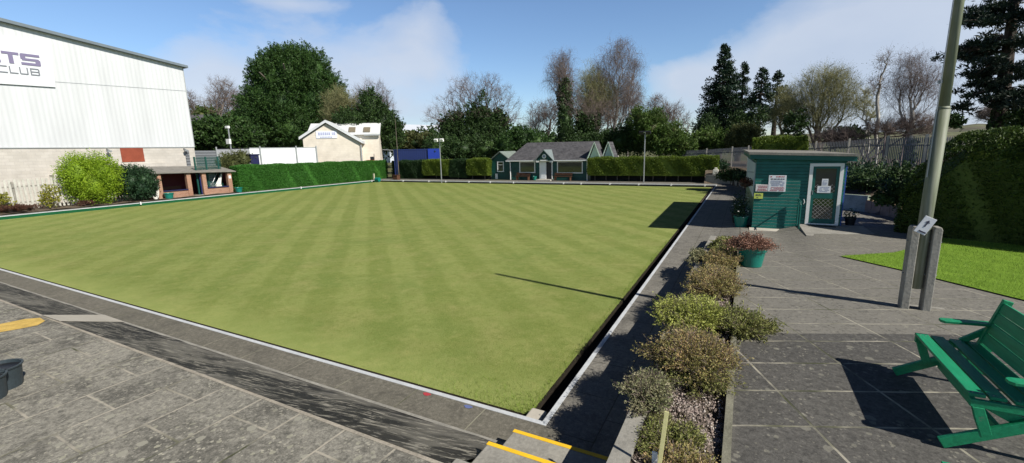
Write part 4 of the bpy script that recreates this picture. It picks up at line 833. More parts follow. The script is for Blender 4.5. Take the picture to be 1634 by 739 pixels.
# porch gablet with clock, open white door
k = MB(); k.extr([(-16.95, cy-.45, 1.98), (-15.3, cy-.45, 1.98), (-16.12, cy-.45, 2.95)], (0, 1.9, 0)); pg = k.build('porch_gable', M['clubb'], ch)
k = MB()
for a, b in ((-17.15, -16.12), (-15.1, -16.12)): k.add([(a, cy-.6, 1.98), (b, cy-.6, 3.0), (b, cy+1.8, 3.0), (a, cy+.2, 1.98), (a, cy-.6, 2.06), (b, cy-.6, 3.09), (b, cy+1.8, 3.09), (a, cy+.2, 2.06)], [(0, 1, 2, 3), (7, 6, 5, 4), (0, 4, 5, 1), (0, 3, 7, 4)])
k.build('porch_roof', m_plain('grey green lead', (.16, .19, .19), .6, .3, .2, 3), pg)
k = MB(); k.box(-17.02, -16.72, cy-.5, cy-.44, 1.82, 1.97); k.box(-15.52, -15.2, cy-.5, cy-.44, 1.82, 1.97); k.box(-16.55, -15.75, cy-.52, cy-.46, 1.95, 2.07); k.build('brackets', M['white'], pg)
ck = MB(); ck.tube([(-16.12, cy-.5, 2.42), (-16.12, cy-.455, 2.42)], .22, 20); ckk = ck.build('clock', M['white'], ch); k = MB(); k.tube([(-16.12, cy-.52, 2.42), (-16.12, cy-.502, 2.42)], .13, 16); k.build('clock_face', m_plain('blue grey dial', (.15, .2, .3), .4, .4), ckk)
k = MB(); k.box(-16.85, -16.74, cy-.04, cy+.02, -.02, 1.95); k.box(-15.5, -15.4, cy-.04, cy+.02, -.02, 1.95); k.box(-16.74, -15.5, cy-.04, cy+.02, 1.86, 1.95); k.build('door_frame', M['white'], ch)
k = MB(); k.box(-16.73, -16.08, cy-.06, cy-.02, .06, 1.86); dd = k.build('door', M['white'], ch); k = MB(); k.box(-16.65, -16.16, cy-.07, cy-.062, .15, .85); k.box(-16.65, -16.16, cy-.07, cy-.062, .98, 1.78); k.build('panel', M['whitemetal'], dd)
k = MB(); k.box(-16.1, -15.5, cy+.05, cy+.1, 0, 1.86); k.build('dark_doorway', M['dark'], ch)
k = MB(); k.box(-16.9, -15.3, cy-.9, cy, -.02, .10); k.build('doorstep', M['palec'], ch)
for xx in (-20.2, -11.72): k = MB(); k.tube([(xx, cy-.32, 1.95), (xx, cy-.1, 1.8), (xx, cy-.1, .0)], .055, 8); k.build('downpipe', M['white'], ch)
an = MB(); an.box(-22.8, -20.4, cy+.3, cy+3.6, -.1, 2.0); a_ = an.build('annexe', M['clubb'], ch)
k = MB(); k.extr([(-22.8, cy+.3, 2.0), (-20.4, cy+.3, 2.0), (-21.6, cy+.3, 2.85)], (0, 3.3, 0)); k.build('annexe_gable', M['clubb'], a_)
k = MB()
for a in (-23.0, -20.15): k.add([(a, cy+.1, 1.93), (-21.6, cy+.1, 2.93), (-21.6, cy+3.8, 2.93), (a, cy+3.8, 1.93), (a, cy+.1, 2.0), (-21.6, cy+.1, 3.01), (-21.6, cy+3.8, 3.01), (a, cy+3.8, 2.0)], [(0, 1, 2, 3), (7, 6, 5, 4), (0, 4, 5, 1), (2, 6, 7, 3), (0, 3, 7, 4)])
k.build('annexe_roof', m_plain('grey green roofing felt', (.16, .19, .17), .8, .2, .25, 3), a_)
fr(-22.0, -21.2, .82, 1.92, cy+.3, .08, .05, M['white'], ch, mull=(.68,))
k = MB(); k.box(-22.25, -21.95, cy+.2, cy+.26, .05, .62); k.build('vent_frame', M['white'], ch)
def far_bench(x0, x1, label):
    t = thing('slatted_seat', label, 'bench', ((x0+x1)/2, cy-.4, 0))
    for i in range(3): k = MB(); k.box(x0, x1, cy-.62+i*.13, cy-.52+i*.13, .40, .44); k.build('slat', M['wood'], t)
    for i in range(2): k = MB(); k.box(x0, x1, cy-.22, cy-.19, .52+i*.13, .62+i*.13); k.build('backrest', M['wood'], t)
    for xx in (x0+.15, x1-.15): k = MB(); k.box(xx-.04, xx+.04, cy-.6, cy-.18, 0, .40); k.box(xx-.04, xx+.04, cy-.19, cy-.15, .4, .75); k.build('leg', M['wood'], t)
far_bench(-19.4, -17.8, 'brown slatted bench under the left window of the clubhouse'); far_bench(-15.1, -13.2, 'brown slatted bench under the right window of the clubhouse')
pot('plant_pot', 'green pot beside the white clubhouse door', (-17.2, cy-.5, 0), .24, .42, 'pot')

# ---------------- shop behind the left hedge
a_r = rad(40); e_ = np.array([math.cos(a_r), math.sin(a_r), 0]); n_ = np.array([-math.sin(a_r), math.cos(a_r), 0])
p0 = atD(576.5, 258, 57.); p0[2] = 0
def atP(px, py, p=p0, nn=n_): d = ray(px, py); return CAM+d*(np.dot(p-CAM, nn)/np.dot(d, nn))
def loc2(s, q, z): return tuple(p0+e_*s+n_*q+np.array([0, 0, z]))
def sz(px, py, q=0): p = atP(px, py, p0+n_*q); return float(np.dot(p-p0, e_)), float(p[2])
shop = thing('shop_building', 'cream block building with a front gable and pale roof behind the left hedge', 'shop', tuple(p0))
sL, zL = sz(483, 221); sP, zP = sz(520, 197.5); sR, zR = sz(576.5, 227)
k = MB(); k.extr([loc2(sL, 0, -.2), loc2(0, 0, -.2), loc2(0, 0, zR), loc2(sP, 0, zP), loc2(sL, 0, zL)], n_*6); k.build('gable_wall', M['cream'], shop)
k = MB()
ovl = .35
for (sa, za) in ((sL-ovl, zL-.15), (ovl, zR-.15)):
    k.add([loc2(sa, -.35, za), loc2(sP, -.35, zP+.12), loc2(sP, 5.5, zP+.12), loc2(sa, 5.5, za), loc2(sa, -.35, za+.3), loc2(sP, -.35, zP+.42), loc2(sP, 5.5, zP+.42), loc2(sa, 5.5, za+.3)], [(0, 1, 2, 3), (7, 6, 5, 4), (0, 4, 5, 1), (0, 3, 7, 4), (2, 6, 7, 3)])
k.build('gable_roof', m_plain('white grey roof sheet', (.56, .58, .59), .5, .3, .1, 2), shop)
q2 = 2.6; s1, z1_ = sz(489, 198, q2+2.5); s2, z2_ = sz(606, 198, q2+2.5); s3, z3_ = sz(604, 214, q2)
k = MB(); k.extr([loc2(sL+.4, q2, -.2), loc2(s3, q2, -.2), loc2(s3, q2, z3_), loc2(sL+.4, q2, z3_)], n_*5.5); k.extr([loc2(s3-.02, q2+.02, z3_), loc2(s3-.02, q2+5.5, z3_), loc2(s3-.02, q2+2.75, z2_-.1)], -e_*.2); k.build('main_wall', M['cream'], shop)
k = MB()
for (qa) in (q2-.4, q2+5.9):
    k.add([loc2(sL, qa, z3_-.05), loc2(s3+.2, qa, z3_-.05), loc2(s3+.2, q2+2.75, z2_), loc2(sL, q2+2.75, z2_), loc2(sL, qa, z3_+.1), loc2(s3+.2, qa, z3_+.1), loc2(s3+.2, q2+2.75, z2_+.15), loc2(sL, q2+2.75, z2_+.15)], [(0, 1, 2, 3), (7, 6, 5, 4), (0, 4, 5, 1), (0, 3, 7, 4), (1, 5, 6, 2)])
k.build('main_roof', m_plain('pale ribbed roof sheet', (.60, .61, .60), .5, .3, .08, 2), shop)
k = MB(); k.extr([loc2(ovl, q2-.43, z3_-.18), loc2(s3+.2, q2-.43, z3_-.18), loc2(s3+.2, q2-.43, z3_-.02), loc2(ovl, q2-.43, z3_-.02)], n_*.25); k.build('gutter', M['greymetal'], shop)
for px in (561.5, 585):
    k = MB(); A_ = []
    for (xx, yy) in ((px-5.5, 210.5), (px+5.5, 210.5), (px+6, 203.5), (px-4.5, 203.5)):
        d = ray(xx, yy); nn = np.cross(e_, np.array(loc2(0, q2+2.75, z2_))-np.array(loc2(0, q2-.4, z3_))); nn /= np.linalg.norm(nn); c0 = np.array(loc2(0, q2-.4, z3_+.1))+nn*.09*(1 if nn[2] > 0 else -1)
        A_.append(CAM+d*(np.dot(c0-CAM, nn)/np.dot(d, nn)))
    k.extr([tuple(p) for p in A_], (0, 0, .05)); k.build('skylight', m_plain('brown tinted skylight', (.20, .17, .12), .3, .5, .2, 5), shop)
k = MB(); sa, za = sz(505, 221); sb_, zb_ = sz(537, 209); k.extr([loc2(sa, -.06, za), loc2(sb_, -.06, za), loc2(sb_, -.06, zb_), loc2(sa, -.06, zb_)], n_*.04); sgb = k.build('sign_board', m_plain('pale shop sign', (.74, .77, .84), .4, .4, .03), shop)
M['faint'] = m_plain('faded lilac lettering', (.40, .42, .58), .5, .3); rg = np.random.default_rng(9)
k = MB(); q = sa+.25
while q < sb_-.3:
    w = rg.uniform(.10, .2); k.obox(loc2(q+w/2, -.08, zb_-.3), e_*w/2, n_*.01, (0, 0, .15)); q += w+.07+(.14 if rg.random() < .15 else 0)
q = sa+.45
while q < sb_-.5: k.obox(loc2(q+.05, -.08, zb_-.68), e_*.05, n_*.01, (0, 0, .07)); q += .17
k.build('faded_lettering', M['faint'], sgb)
k = MB(); k.tube([loc2(.12, -.12, zR-.3), loc2(.12, -.12, -.1)], .07, 8); k.build('downpipe', M['greymetal'], shop)
rb = thing('red_trailer', 'small red machine parked against the shop wall behind the hedge', 'machine', loc2(.95, 1.6, 0)); k = MB(); z = 2.15
k.obox(loc2(.95, 1.7, 1.15), e_*.45, n_*.4, (0, 0, 1.15)); k.build('body', M['red'], rb, bevel=.05); k = MB(); k.obox(loc2(1.15, 1.7, 2.5), e_*.22, n_*.3, (0, 0, .2)); k.build('hopper', M['dark'], rb, bevel=.04)

# white panel wall left of the shop, grey panels, blue container, far roofs
def panel_wall(name, label, pa, pb, z0, ztop, mat, posts=None, thick=.12, cat='wall', pm='greymetal', cap=None):
    pa, pb = np.array(pa), np.array(pb); d = pb-pa; L = np.linalg.norm(d[:2]); u = np.array([d[0], d[1], 0])/L; t = thing(name, label, cat, tuple((pa+pb)/2*[1, 1, 0]+[0, 0, z0]))
    k = MB(); k.extr([(pa[0], pa[1], z0), (pb[0], pb[1], z0), (pb[0], pb[1], ztop), (pa[0], pa[1], ztop)], np.array([-u[1], u[0], 0])*thick); k.build('panels', mat, t)
    if posts:
        for s in posts: 
            p = pa+d*s; k = MB(); k.tube([(p[0]+u[1]*.07, p[1]-u[0]*.07, z0), (p[0]+u[1]*.07, p[1]-u[0]*.07, ztop+.25)], .07, 6); k.build('post', M[pm], t)
    if cap: k = MB(); k.extr([(pa[0], pa[1], ztop+.002), (pb[0], pb[1], ztop+.002), (pb[0], pb[1], ztop+.1), (pa[0], pa[1], ztop+.1)], np.array([-u[1], u[0], 0])*(thick+.06)); k.build('capping', M[cap], t)
    return t
A1 = atD(401, 262, 52.); B1 = atD(507, 262, 55.); zt1 = atD(450, 237, 53.5)[2]
panel_wall('panel_wall', 'long flat white panel wall behind the left hedge beside the shop', A1, B1, 0, zt1, m_plain('flat white panels', (.66, .68, .67), .6, .3, .03, 1), (.14, .67, .995), cap='greymetal')
A2 = atD(348, 262, 53.); zt2 = atD(380, 238, 52.5)[2]; panel_wall('panel_wall', 'light grey panel wall behind the round bush', A2, A1, 0, zt2, m_plain('light grey panels', (.33, .34, .35), .7, .3, .06, 1), (0.02, ), cap='dark')
A3 = atD(300, 262, 50.); panel_wall('panel_wall', 'dark grey corrugated wall between the hall and the round bush', A3, A2, 0, zt2-.1, ribbed('grey corrugated sheet', (.17, .18, .19), 2, .25, .03), None)
A4 = atD(311, 262, 45.); B4 = atD(352, 262, 46.5); z4 = atD(330, 250, 45.)[2]
mf = thing('mesh_fence', 'dark green mesh security fence behind the shelter roof', 'fence', tuple((A4+B4)/2*[1, 1, 0])); dvec = (B4-A4)*[1, 1, 0]
for s in (0, .42, .9): k = MB(); p = A4+dvec*s; k.box(p[0]-.05, p[0]+.05, p[1]-.05, p[1]+.05, 0, z4); k.build('post', M['club'], mf)
k = MB()
for zz in np.arange(.2, z4, .2): k.beam(tuple((A4*[1, 1, 0])+[0, 0, zz]), tuple((B4*[1, 1, 0])+[0, 0, zz]), .02, .02)
for s in np.linspace(0, 1, 60): p = A4+dvec*s; k.box(p[0]-.006, p[0]+.006, p[1]-.006, p[1]+.006, 0, z4)
k.build('mesh', M['club'], mf)
# shrub in front of white wall, navy bin
p = atD(378, 270, 49.); zt_ = atD(378, 241, 49.)[2]; shrub('round_shrub', 'rounded green bush standing in front of the white panel wall', (p[0], p[1], .9), 1.75, 1.4, zt_-.9, 'l_olive', 9000, .13, 31, core='l_ivy')
p = atD(404, 262, 48.5); nb = thing('wheeled_bin', 'navy blue bin partly behind the round bush at the white wall', 'bin', (p[0], p[1], 0)); k = MB(); z = atD(404, 246, 48.5)[2]; k.box(p[0]-.45, p[0]+.4, p[1]-.4, p[1]+.4, .1, z-.12); k.build('body', M['navy'], nb, bevel=.04); k = MB(); k.box(p[0]-.5, p[0]+.45, p[1]-.45, p[1]+.45, z-.12, z); k.build('lid', M['navy'], nb, bevel=.03); k = MB(); k.box(p[0]-.1, p[0]+.25, p[1]-.41, p[1]-.402, 2.0, 2.5); k.build('notice', M['white'], nb)
# blue container
pa = atD(629, 258, 56.); pb = atD(683, 258, 56.); pc = atD(699, 258, 57.); zc = atD(650, 238.5, 56.)[2]
bc = thing('shipping_container', 'bright blue corrugated container behind the far left hedge', 'container', tuple(pa*[1, 1, 0])); u = unit(pb-pa)*[1, 1, 0]; w = np.array([-u[1], u[0], 0]); L = np.linalg.norm((pb-pa)[:2])
k = MB(); nn_ = 34
for i in range(nn_):
    s = L*i/nn_; dq = .04*(i % 2); c = pa*[1, 1, 0]+u*(s+L/nn_/2)-w*dq; k.obox(tuple(c+w*1.2+np.array([0, 0, zc/2])), u*L/nn_/2*1.0, w*(1.2+dq*0), (0, 0, zc/2-.1))
k.build('side_panels', M['blue'], bc); k = MB()
k.obox(tuple(pb*[1, 1, 0]+u*.75+w*.8+np.array([0, 0, zc/2+.02])), u*.72, w*1.0, (0, 0, zc/2)); k.build('end_box', m_plain('brighter blue paint', (.008, .03, .24), .4, .4, .08), bc)
k = MB(); k.obox(tuple(pa*[1, 1, 0]+u*L/2+w*1.2+np.array([0, 0, zc-.04])), u*L/2*1.01, w*1.26, (0, 0, .06)); k.build('roof_rail', M['blue'], bc)
k = MB(); ga = atD(610, 239, 60.); gb_ = atD(628, 240, 61.); k.tube([tuple(ga), tuple(gb_)], .05, 5); k.tube([tuple(gb_), tuple(gb_*[1, 1, 0])], .05, 5); tag(k.build('barrier_rail', M['metal']), 'thin grey rail between the shop and the blue container', 'rail')
# red brick house
hp = atD(300, 250, 95.); hs = thing('brick_house', 'distant red brick house with a dark slate roof beyond the hall corner', 'house', tuple(hp*[1, 1, 0])); zA = atD(318, 206, 95.)[2]; zB = atD(318, 186, 97.)[2]
q0 = atD(270, 210, 95.)*[1, 1, 0]; q1 = atD(319, 210, 93.)*[1, 1, 0]; u = unit(q1-q0); w = np.array([-u[1], u[0], 0]); L = np.linalg.norm(q1-q0)
k = MB(); k.extr([tuple(q1+w*0+np.array([0, 0, 0])), tuple(q1+w*7), tuple(q1+w*7+np.array([0, 0, zA])), tuple(q1+w*3.5+np.array([0, 0, zB])), tuple(q1+np.array([0, 0, zA]))], -u*L); k.build('wall', M['brick'], hs)
k = MB(); ex = u*4.0
for qa in (-.4, 7.4):
    A_ = q1+w*qa+np.array([0, 0, zA-.2]); R_ = q1+w*3.5+np.array([0, 0, zB+.1]); k.add([tuple(A_+u*.4), tuple(A_-u*L), tuple(R_-u*L), tuple(R_+u*.4), tuple(A_+u*.4+[0, 0, .2]), tuple(A_-u*L+[0, 0, .2]), tuple(R_-u*L+[0, 0, .2]), tuple(R_+u*.4+[0, 0, .2])], [(0, 1, 2, 3), (7, 6, 5, 4), (0, 4, 5, 1), (0, 3, 7, 4)])
k.build('roof', M['slate'], hs)
q2_ = atD(346, 205, 104.)*[1, 1, 0]; q1b = atD(316, 205, 104.)*[1, 1, 0]; zz1 = atD(330, 206, 104.)[2]; zz2 = atD(330, 189, 106.)[2]; u2 = unit(q2_-q1b); w2 = np.array([-u2[1], u2[0], 0]); L2 = np.linalg.norm(q2_-q1b)
k = MB(); k.extr([tuple(q1b), tuple(q1b+w2*6), tuple(q1b+w2*6+np.array([0, 0, zz1])), tuple(q1b+w2*3+np.array([0, 0, zz2-.1])), tuple(q1b+np.array([0, 0, zz1]))], u2*L2); k.build('rear_wing', M['brick'], hs)
k = MB()
for qa in (-.3, 6.3): k.add([tuple(q1b+w2*qa+[0, 0, zz1-.1]), tuple(q2_+w2*qa+[0, 0, zz1-.1]), tuple(q2_+w2*3+[0, 0, zz2]), tuple(q1b+w2*3+[0, 0, zz2])], [(0, 1, 2, 3)])
k.build('rear_roof', M['slate'], hs)
gpo = atD(312, 240, 70.); k = MB(); zz = atD(312, 221, 70.)[2]; k.box(gpo[0]-.5, gpo[0]+.4, gpo[1]-2, gpo[1]+2, 0, zz); tag(k.build('rendered_gable_end', M['palec']), 'narrow beige wall just visible past the hall corner', 'wall')
# pale far hall roof
wa = atD(622, 245, 150.); wb = atD(700, 245, 160.); fhh = thing('distant_warehouse', 'distant white curved warehouse roof between the trees', 'warehouse', tuple(wa*[1, 1, 0])); zz = atD(640, 194, 150.)[2]; z3 = atD(690, 203, 158.)[2]; z2 = atD(665, 212, 152.)[2]
k = MB(); u = unit((wb-wa)*[1, 1, 0]); w = np.array([-u[1], u[0], 0]); L = 24
sec = [(0, 0), (0, z2), (0.3, z2+1), (6, zz-.3), (12, zz), (24, zz-2), (24, 0)]
prof = []
A_ = wa*[1, 1, 0]
k.extr([tuple(A_+w*q+np.array([0, 0, z])) for q, z in sec], u*L); k.build('shell', m_plain('pale grey metal roof', (.50, .53, .57), .5, .4, .05, .5), fhh)

# ---------------- masts and poles
def flood(name, label, px, pyb, pyt, D, arm=.5, mat='metal', lampmat='dark', r=.06, two=True, lamp='white'):
    b = atD(px, pyb, D); b[2] = 0; zt = atD(px, pyt, D)[2]; t = thing(name, label, 'floodlight', tuple(b)); k = MB(); k.tube([tuple(b), (b[0], b[1], zt)], [r, r*.7], 8); k.build('pole', M[mat], t)
    k = MB(); k.box(b[0]-arm, b[0]+arm, b[1]-.04, b[1]+.04, zt-.02, zt+.06); k.build('crossbar', M[lampmat], t)
    for sgn_ in (-1, 1):
        k = MB(); k.obox((b[0]+sgn_*arm*.85, b[1]-.12, zt-.12), (.2, 0, 0), (0, .08, 0.04), (0, -.05, .13)); k.build('lamp_head', M[lamp], t, bevel=.02)
flood('floodlight_mast', 'slim grey mast with two dark lamps in front of the far right hedge', 1027, 291, 210, 41., .35, lamp='dark')
flood('floodlight_mast', 'grey mast with two white lamps behind the far left hedge', 703, 258, 222, 45.5, .42, lamp='white', lampmat='metal')
b = atY(637, 285, 37.25); t = thing('thin_mast', 'very thin tall bare mast at the far left corner of the green', 'mast', (b[0], b[1], 0)); k = MB(); k.tube([(b[0], b[1], 0), (b[0], b[1], atD(636, 190, np.hypot(*(b-CAM)[:2]))[2])], [.05, .03], 7); k.build('pole', M['bark'], t)
b = atD(372, 262, 49.); t = thing('camera_pole', 'thin white pole with a security camera and box near the round bush', 'camera pole', (b[0], b[1], 0)); zt_ = atD(369, 205, 49.)[2]; k = MB(); k.tube([(b[0], b[1], 0), (b[0], b[1], zt_)], .06, 7); k.build('pole', M['metal'], t)
k = MB(); k.box(b[0]-.35, b[0]+.1, b[1]-.1, b[1]+.1, zt_, zt_+.22); k.build('camera', M['white'], t, bevel=.03); k = MB(); k.box(b[0]-.2, b[0]+.3, b[1]-.25, b[1]-.08, zt_-1.4, zt_-.95); k.build('junction_box', M['white'], t)

# ---------------- small things round the green
for i, px in enumerate((227, 490, 593)):
    pass
def marker(p, label, hx=.06, h=.20, z0=-.12):
    k = MB(); k.box(p[0]-hx, p[0]+hx, p[1]-hx*.7, p[1]+hx*.7, z0, z0+h); tag(k.build('rink_marker', M['white'], bevel=.008), label, 'rink marker', 'white rink markers round the green')
ML = {224: 'white rink marker on the left edge in front of the dark laurel bush', 480: 'white rink marker on the left edge below the white panel wall', 593: 'white rink marker on the left edge nearest the far corner'}
for px, lb in ML.items():
    y = atX(px, 345-.0912*px, -GW+.06)[1]; marker((-GW+.09, y), lb, .05)
MF = {643: 'rink marker on the far edge below the thin bare mast', 655: None, 684: 'rink marker on the far edge below the olive hedge section', 711: 'rink marker on the far edge left of the bright yellow hedge', 748: 'rink marker on the far edge below the bright yellow hedge', 782: 'rink marker on the far edge at the left end of the clubhouse annexe', 819: 'rink marker on the far edge below the white clubhouse downpipe', 899: 'rink marker on the far edge below the right clubhouse window', 927: 'rink marker on the far edge near the right end of the clubhouse', 973: 'rink marker on the far edge right of the clubhouse', 1019: 'rink marker on the far edge beside the slim lamp mast', 1071: 'larger white rink marker on the far edge right of the lamp mast', 1125: 'rink marker on the far edge nearest the right corner'}
for px, lb in MF.items():
    if lb is None: continue
    x = atY(px, 289, GL-.05)[0]; marker((x, GL-.06), lb, .055, .17, -.14)
sp = thing('hose_reel', 'small turquoise hose reel in the far left corner of the green', 'hose reel', (-GW+.5, GL-.4, TZ)); k = MB(); k.tube([(-GW+.45, GL-.9, .12), (-GW+1.0, GL-.9, .12)], .24, 14); k.build('drum', M['pot'], sp); k = MB(); k.box(-GW+.5, -GW+.95, GL-1.0, GL-.8, TZ, .1); k.build('stand', M['pot'], sp)
k = MB(); k.box(-GW-.25, -GW-.1, GL-.6, GL-.45, 0, .78); tag(k.build('marker_post', m_plain('pale timber post', (.4, .38, .27), .8, .2), bevel=.01), 'short pale wooden post in the far left corner beside the hose reel', 'post')
bx_ = thing('tool_box', 'small reddish brown box beside the thin mast at the far corner', 'box', (-34.2, GL+.9, 0)); k = MB(); k.box(-34.6, -33.9, GL+.6, GL+1.1, 0, .5); k.build('body', M['wood'], bx_, bevel=.02); k = MB(); k.box(-34.64, -33.86, GL+.56, GL+1.14, .5, .55); k.build('lid', M['wood'], bx_)

# ---------------- green kiosk
KY = 14.0; KX0, KX1 = 2.28, 4.92
ks = thing('ticket_kiosk', 'green boarded kiosk with a flat roof and a glazed white-framed door', 'kiosk', (KX0, KY, .1))
ks.rotation_euler = (0, 0, rad(1.4))
k = MB(); k.box(KX0, 3.86, KY, KY+.12, 0, 2.60); k.box(3.86, KX1, KY, KY+.12, 2.44, 2.60); k.box(3.86, 3.94, KY, KY+.12, 0, 2.44); k.box(KX1-.07, KX1, KY, KY+.12, 0, 2.44); k.build('front_wall', M['kioskb'], ks)
k = MB(); k.box(KX0, KX0+.1, KY+.12, KY+9, -.05, 2.55); k.box(KX1-.1, KX1, KY+.12, KY+9, -.05, 2.40); k.box(KX0+.1, KX1-.1, KY+8.9, KY+9, -.05, 2.5); k.build('side_wall', M['kiosk'], ks)
k = MB(); k.box(KX0-.035, KX0-.004, KY+.15, KY+8.9, 1.25, 2.45); k.build('pale_side_panel', m_plain('pale grey blue panel', (.45, .52, .56), .5, .3, .1), ks)
k = MB(); k.box(KX1+.004, KX1+.04, KY+.02, KY+8.9, .2, 2.35); k.build('blue_side_boards', boards('bright blue boards', (.02, .07, .30), .1), ks)
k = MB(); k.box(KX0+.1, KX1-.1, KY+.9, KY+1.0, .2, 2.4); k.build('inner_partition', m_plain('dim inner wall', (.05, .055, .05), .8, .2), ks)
# roof: fascia and felt slab, falling slightly to the right
k = MB(); k.extr([(KX0-.22, KY-.17, 2.62), (KX1+.24, KY-.17, 2.50), (KX1+.24, KY-.17, 2.66), (KX0-.22, KY-.17, 2.77)], (0, 9.4, 0)); k.build('fascia', M['kiosk'], ks)
k = MB(); k.extr([(KX0-.26, KY-.21, 2.773), (KX1+.28, KY-.21, 2.663), (KX1+.28, KY-.21, 2.745), (KX0-.26, KY-.21, 2.86)], (0, 9.5, 0)); k.build('roof', M['felt'], ks)
# door
DX0, DX1, DZ0, DZ1 = 3.90, 4.86, .34, 2.44
k = MB(); k.box(DX0, DX0+.10, KY-.05, KY+.02, DZ0, DZ1); k.box(DX1-.10, DX1, KY-.05, KY+.02, DZ0, DZ1); k.box(DX0+.10, DX1-.10, KY-.05, KY+.02, DZ1-.10, DZ1); k.box(DX0+.1, DX1-.1, KY-.045, KY+.02, DZ0, DZ0+.04); k.build('door_frame', M['white'], ks)
k = MB(); a, b, z0, z1 = DX0+.105, DX1-.105, DZ0+.045, DZ1-.105
k.box(a, a+.085, KY-.02, KY+.02, z0, z1); k.box(b-.085, b, KY-.02, KY+.02, z0, z1); k.box(a+.085, b-.085, KY-.02, KY+.02, z1-.07, z1); k.box(a+.085, b-.085, KY-.02, KY+.02, z0, z0+.16); k.box(a+.085, b-.085, KY-.02, KY+.02, z0+.86, z0+1.06); dr = k.build('door', M['kiosk'], ks)
k = MB(); k.box(a+.085, b-.085, KY+.004, KY+.012, z0+.16, z0+.86); k.box(a+.085, b-.085, KY+.004, KY+.012, z0+1.06, z1-.07); k.build('glass_panel', M['glass'], dr)
k = MB()
def lattice(x0, x1, z0_, z1_, st):
    w = x1-x0; 
    for s in np.arange(-(z1_-z0_)-w, w, st):
        for sg_ in (1, -1):
            xa, za = (x0+s, z0_) if sg_ == 1 else (x1-s, z0_); P_ = []
            for t_ in np.linspace(0, 1, 60):
                x = xa+sg_*t_*(z1_-z0_+w); z = za+t_*(z1_-z0_+w)
                if x0 <= x <= x1 and z0_ <= z <= z1_: P_.append((x, z))
            if len(P_) > 1: k.beam((P_[0][0], KY-.006-.002*sg_, P_[0][1]), (P_[-1][0], KY-.006-.002*sg_, P_[-1][1]), .006, .012, up=(0, 1, 0))
lattice(a+.085, b-.085, z0+.16, z0+.86, .135); lattice(a+.085, b-.085, z0+1.06, z0+1.34, .135); k.build('lattice_grille', m_plain('pale grey steel lattice', (.42, .40, .38), .5, .4), dr)
M['paper'] = m_plain('white notice paper', (.68, .70, .72), .6, .3, .03); M['ink'] = m_plain('dark ink', (.06, .06, .09), .6, .2); M['redink'] = m_plain('red ink', (.40, .05, .06), .6, .2); M['blueink'] = m_plain('blue grey ink', (.12, .15, .30), .6, .2)
k = MB(); k.box(4.28, 4.46, KY-.032, KY-.028, 1.68, 1.92); k.box(4.17, 4.55, KY-.030, KY-.026, 1.44, 1.675); k.build('notice', M['paper'], dr)
rg = np.random.default_rng(12)
def wordlines(x0, x1, zs, h, y, mat, name, par, fill=.9):
    kk = MB()
    for z in zs:
        q = x0+rg.uniform(0, (x1-x0)*.12)
        while q < x1-.03:
            w = rg.uniform(.02, .07)*max(1, h/.02)**.5; w = min(w, x1-q)
            if rg.random() < fill: kk.box(q, q+w, y-.002, y, z, z+h)
            q += w+h*.6
    kk.build(name, mat, par)
wordlines(4.30, 4.44, np.arange(1.71, 1.88, .035), .012, KY-.033, M['blueink'], 'print', dr); wordlines(4.21, 4.51, np.arange(1.48, 1.64, .045), .016, KY-.031, M['blueink'], 'print', dr)
k = MB(); k.box(DX0+.13, DX0+.15, KY-.06, KY-.02, 1.38, 1.52); k.build('handle', M['metal'], dr)
# noticeboards on the front wall
k = MB(); k.box(2.70, 3.235, KY-.05, KY, 1.455, 2.03); nbd = k.build('notice_board', M['paper'], ks, bevel=.004)
wordlines(2.74, 3.20, [1.965], .035, KY-.052, M['redink'], 'heading', nbd); wordlines(2.75, 3.18, [1.885], .035, KY-.052, M['ink'], 'subheading', nbd); wordlines(2.75, 3.19, [1.83, 1.79, 1.745, 1.70, 1.66], .015, KY-.052, M['blueink'], 'print', nbd); wordlines(2.74, 3.20, [1.60, 1.56, 1.52, 1.485], .016, KY-.052, M['redink'], 'small_print', nbd)
k = MB(); k.box(2.31, 2.697, KY-.045, KY, 1.455, 1.70); nb2 = k.build('notice_board', m_plain('cream pink notice', (.66, .62, .60), .6, .3, .04), ks, bevel=.004); wordlines(2.34, 2.67, [1.64, 1.59, 1.53, 1.485], .022, KY-.047, M['redink'], 'print', nb2)
k = MB(); k.box(2.28, 2.56, KY-.03, KY, 1.19, 1.39); nb3 = k.build('yellow_sign', m_plain('yellow green sign', (.52, .60, .12), .5, .3, .04), ks, bevel=.003); wordlines(2.31, 2.53, [1.33, 1.29], .022, KY-.032, M['ink'], 'print', nb3, .8); wordlines(2.36, 2.48, [1.225], .02, KY-.032, M['ink'], 'small_print', nb3)
# landing, doormat and handrail
k = MB(); k.extr([(3.72, 13.02, 0), (5.6, 13.02, 0), (5.6, KY+.3, 0), (3.72, KY+.3, 0)], (0, 0, .33)); tag(k.build('door_landing', M['concrete'], bevel=.01), kind='structure')
k = MB(); k.extr([(3.72, 11.6, .355), (5.6, 11.6, .33), (5.6, 13.02, .333), (3.72, 13.02, .333)], (0, 0, -.3)); tag(k.build('landing_ramp', M['concrete']), kind='structure')
k = MB(); k.box(2.2, 3.70, 13.35, KY, -.02, .12); tag(k.build('kiosk_plinth', M['palec']), kind='structure')
k = MB(); k.box(4.0, 4.75, 13.62, 13.93, .332, .352); tag(k.build('doormat', M['dark']), 'black doormat on the landing in front of the kiosk door', 'doormat')
hr = thing('handrail', 'green steel handrail beside the kiosk landing', 'handrail', (3.66, 13.3, .1)); k = MB(); k.tube([(3.66, 13.25, .0), (3.66, 13.25, 1.1), (3.66, 13.32, 1.2), (3.66, 13.9, 1.2)], .026, 8); k.tube([(3.66, 13.93, .1), (3.66, 13.93, 1.23)], .026, 8); k.build('rail', M['kiosk'], hr)
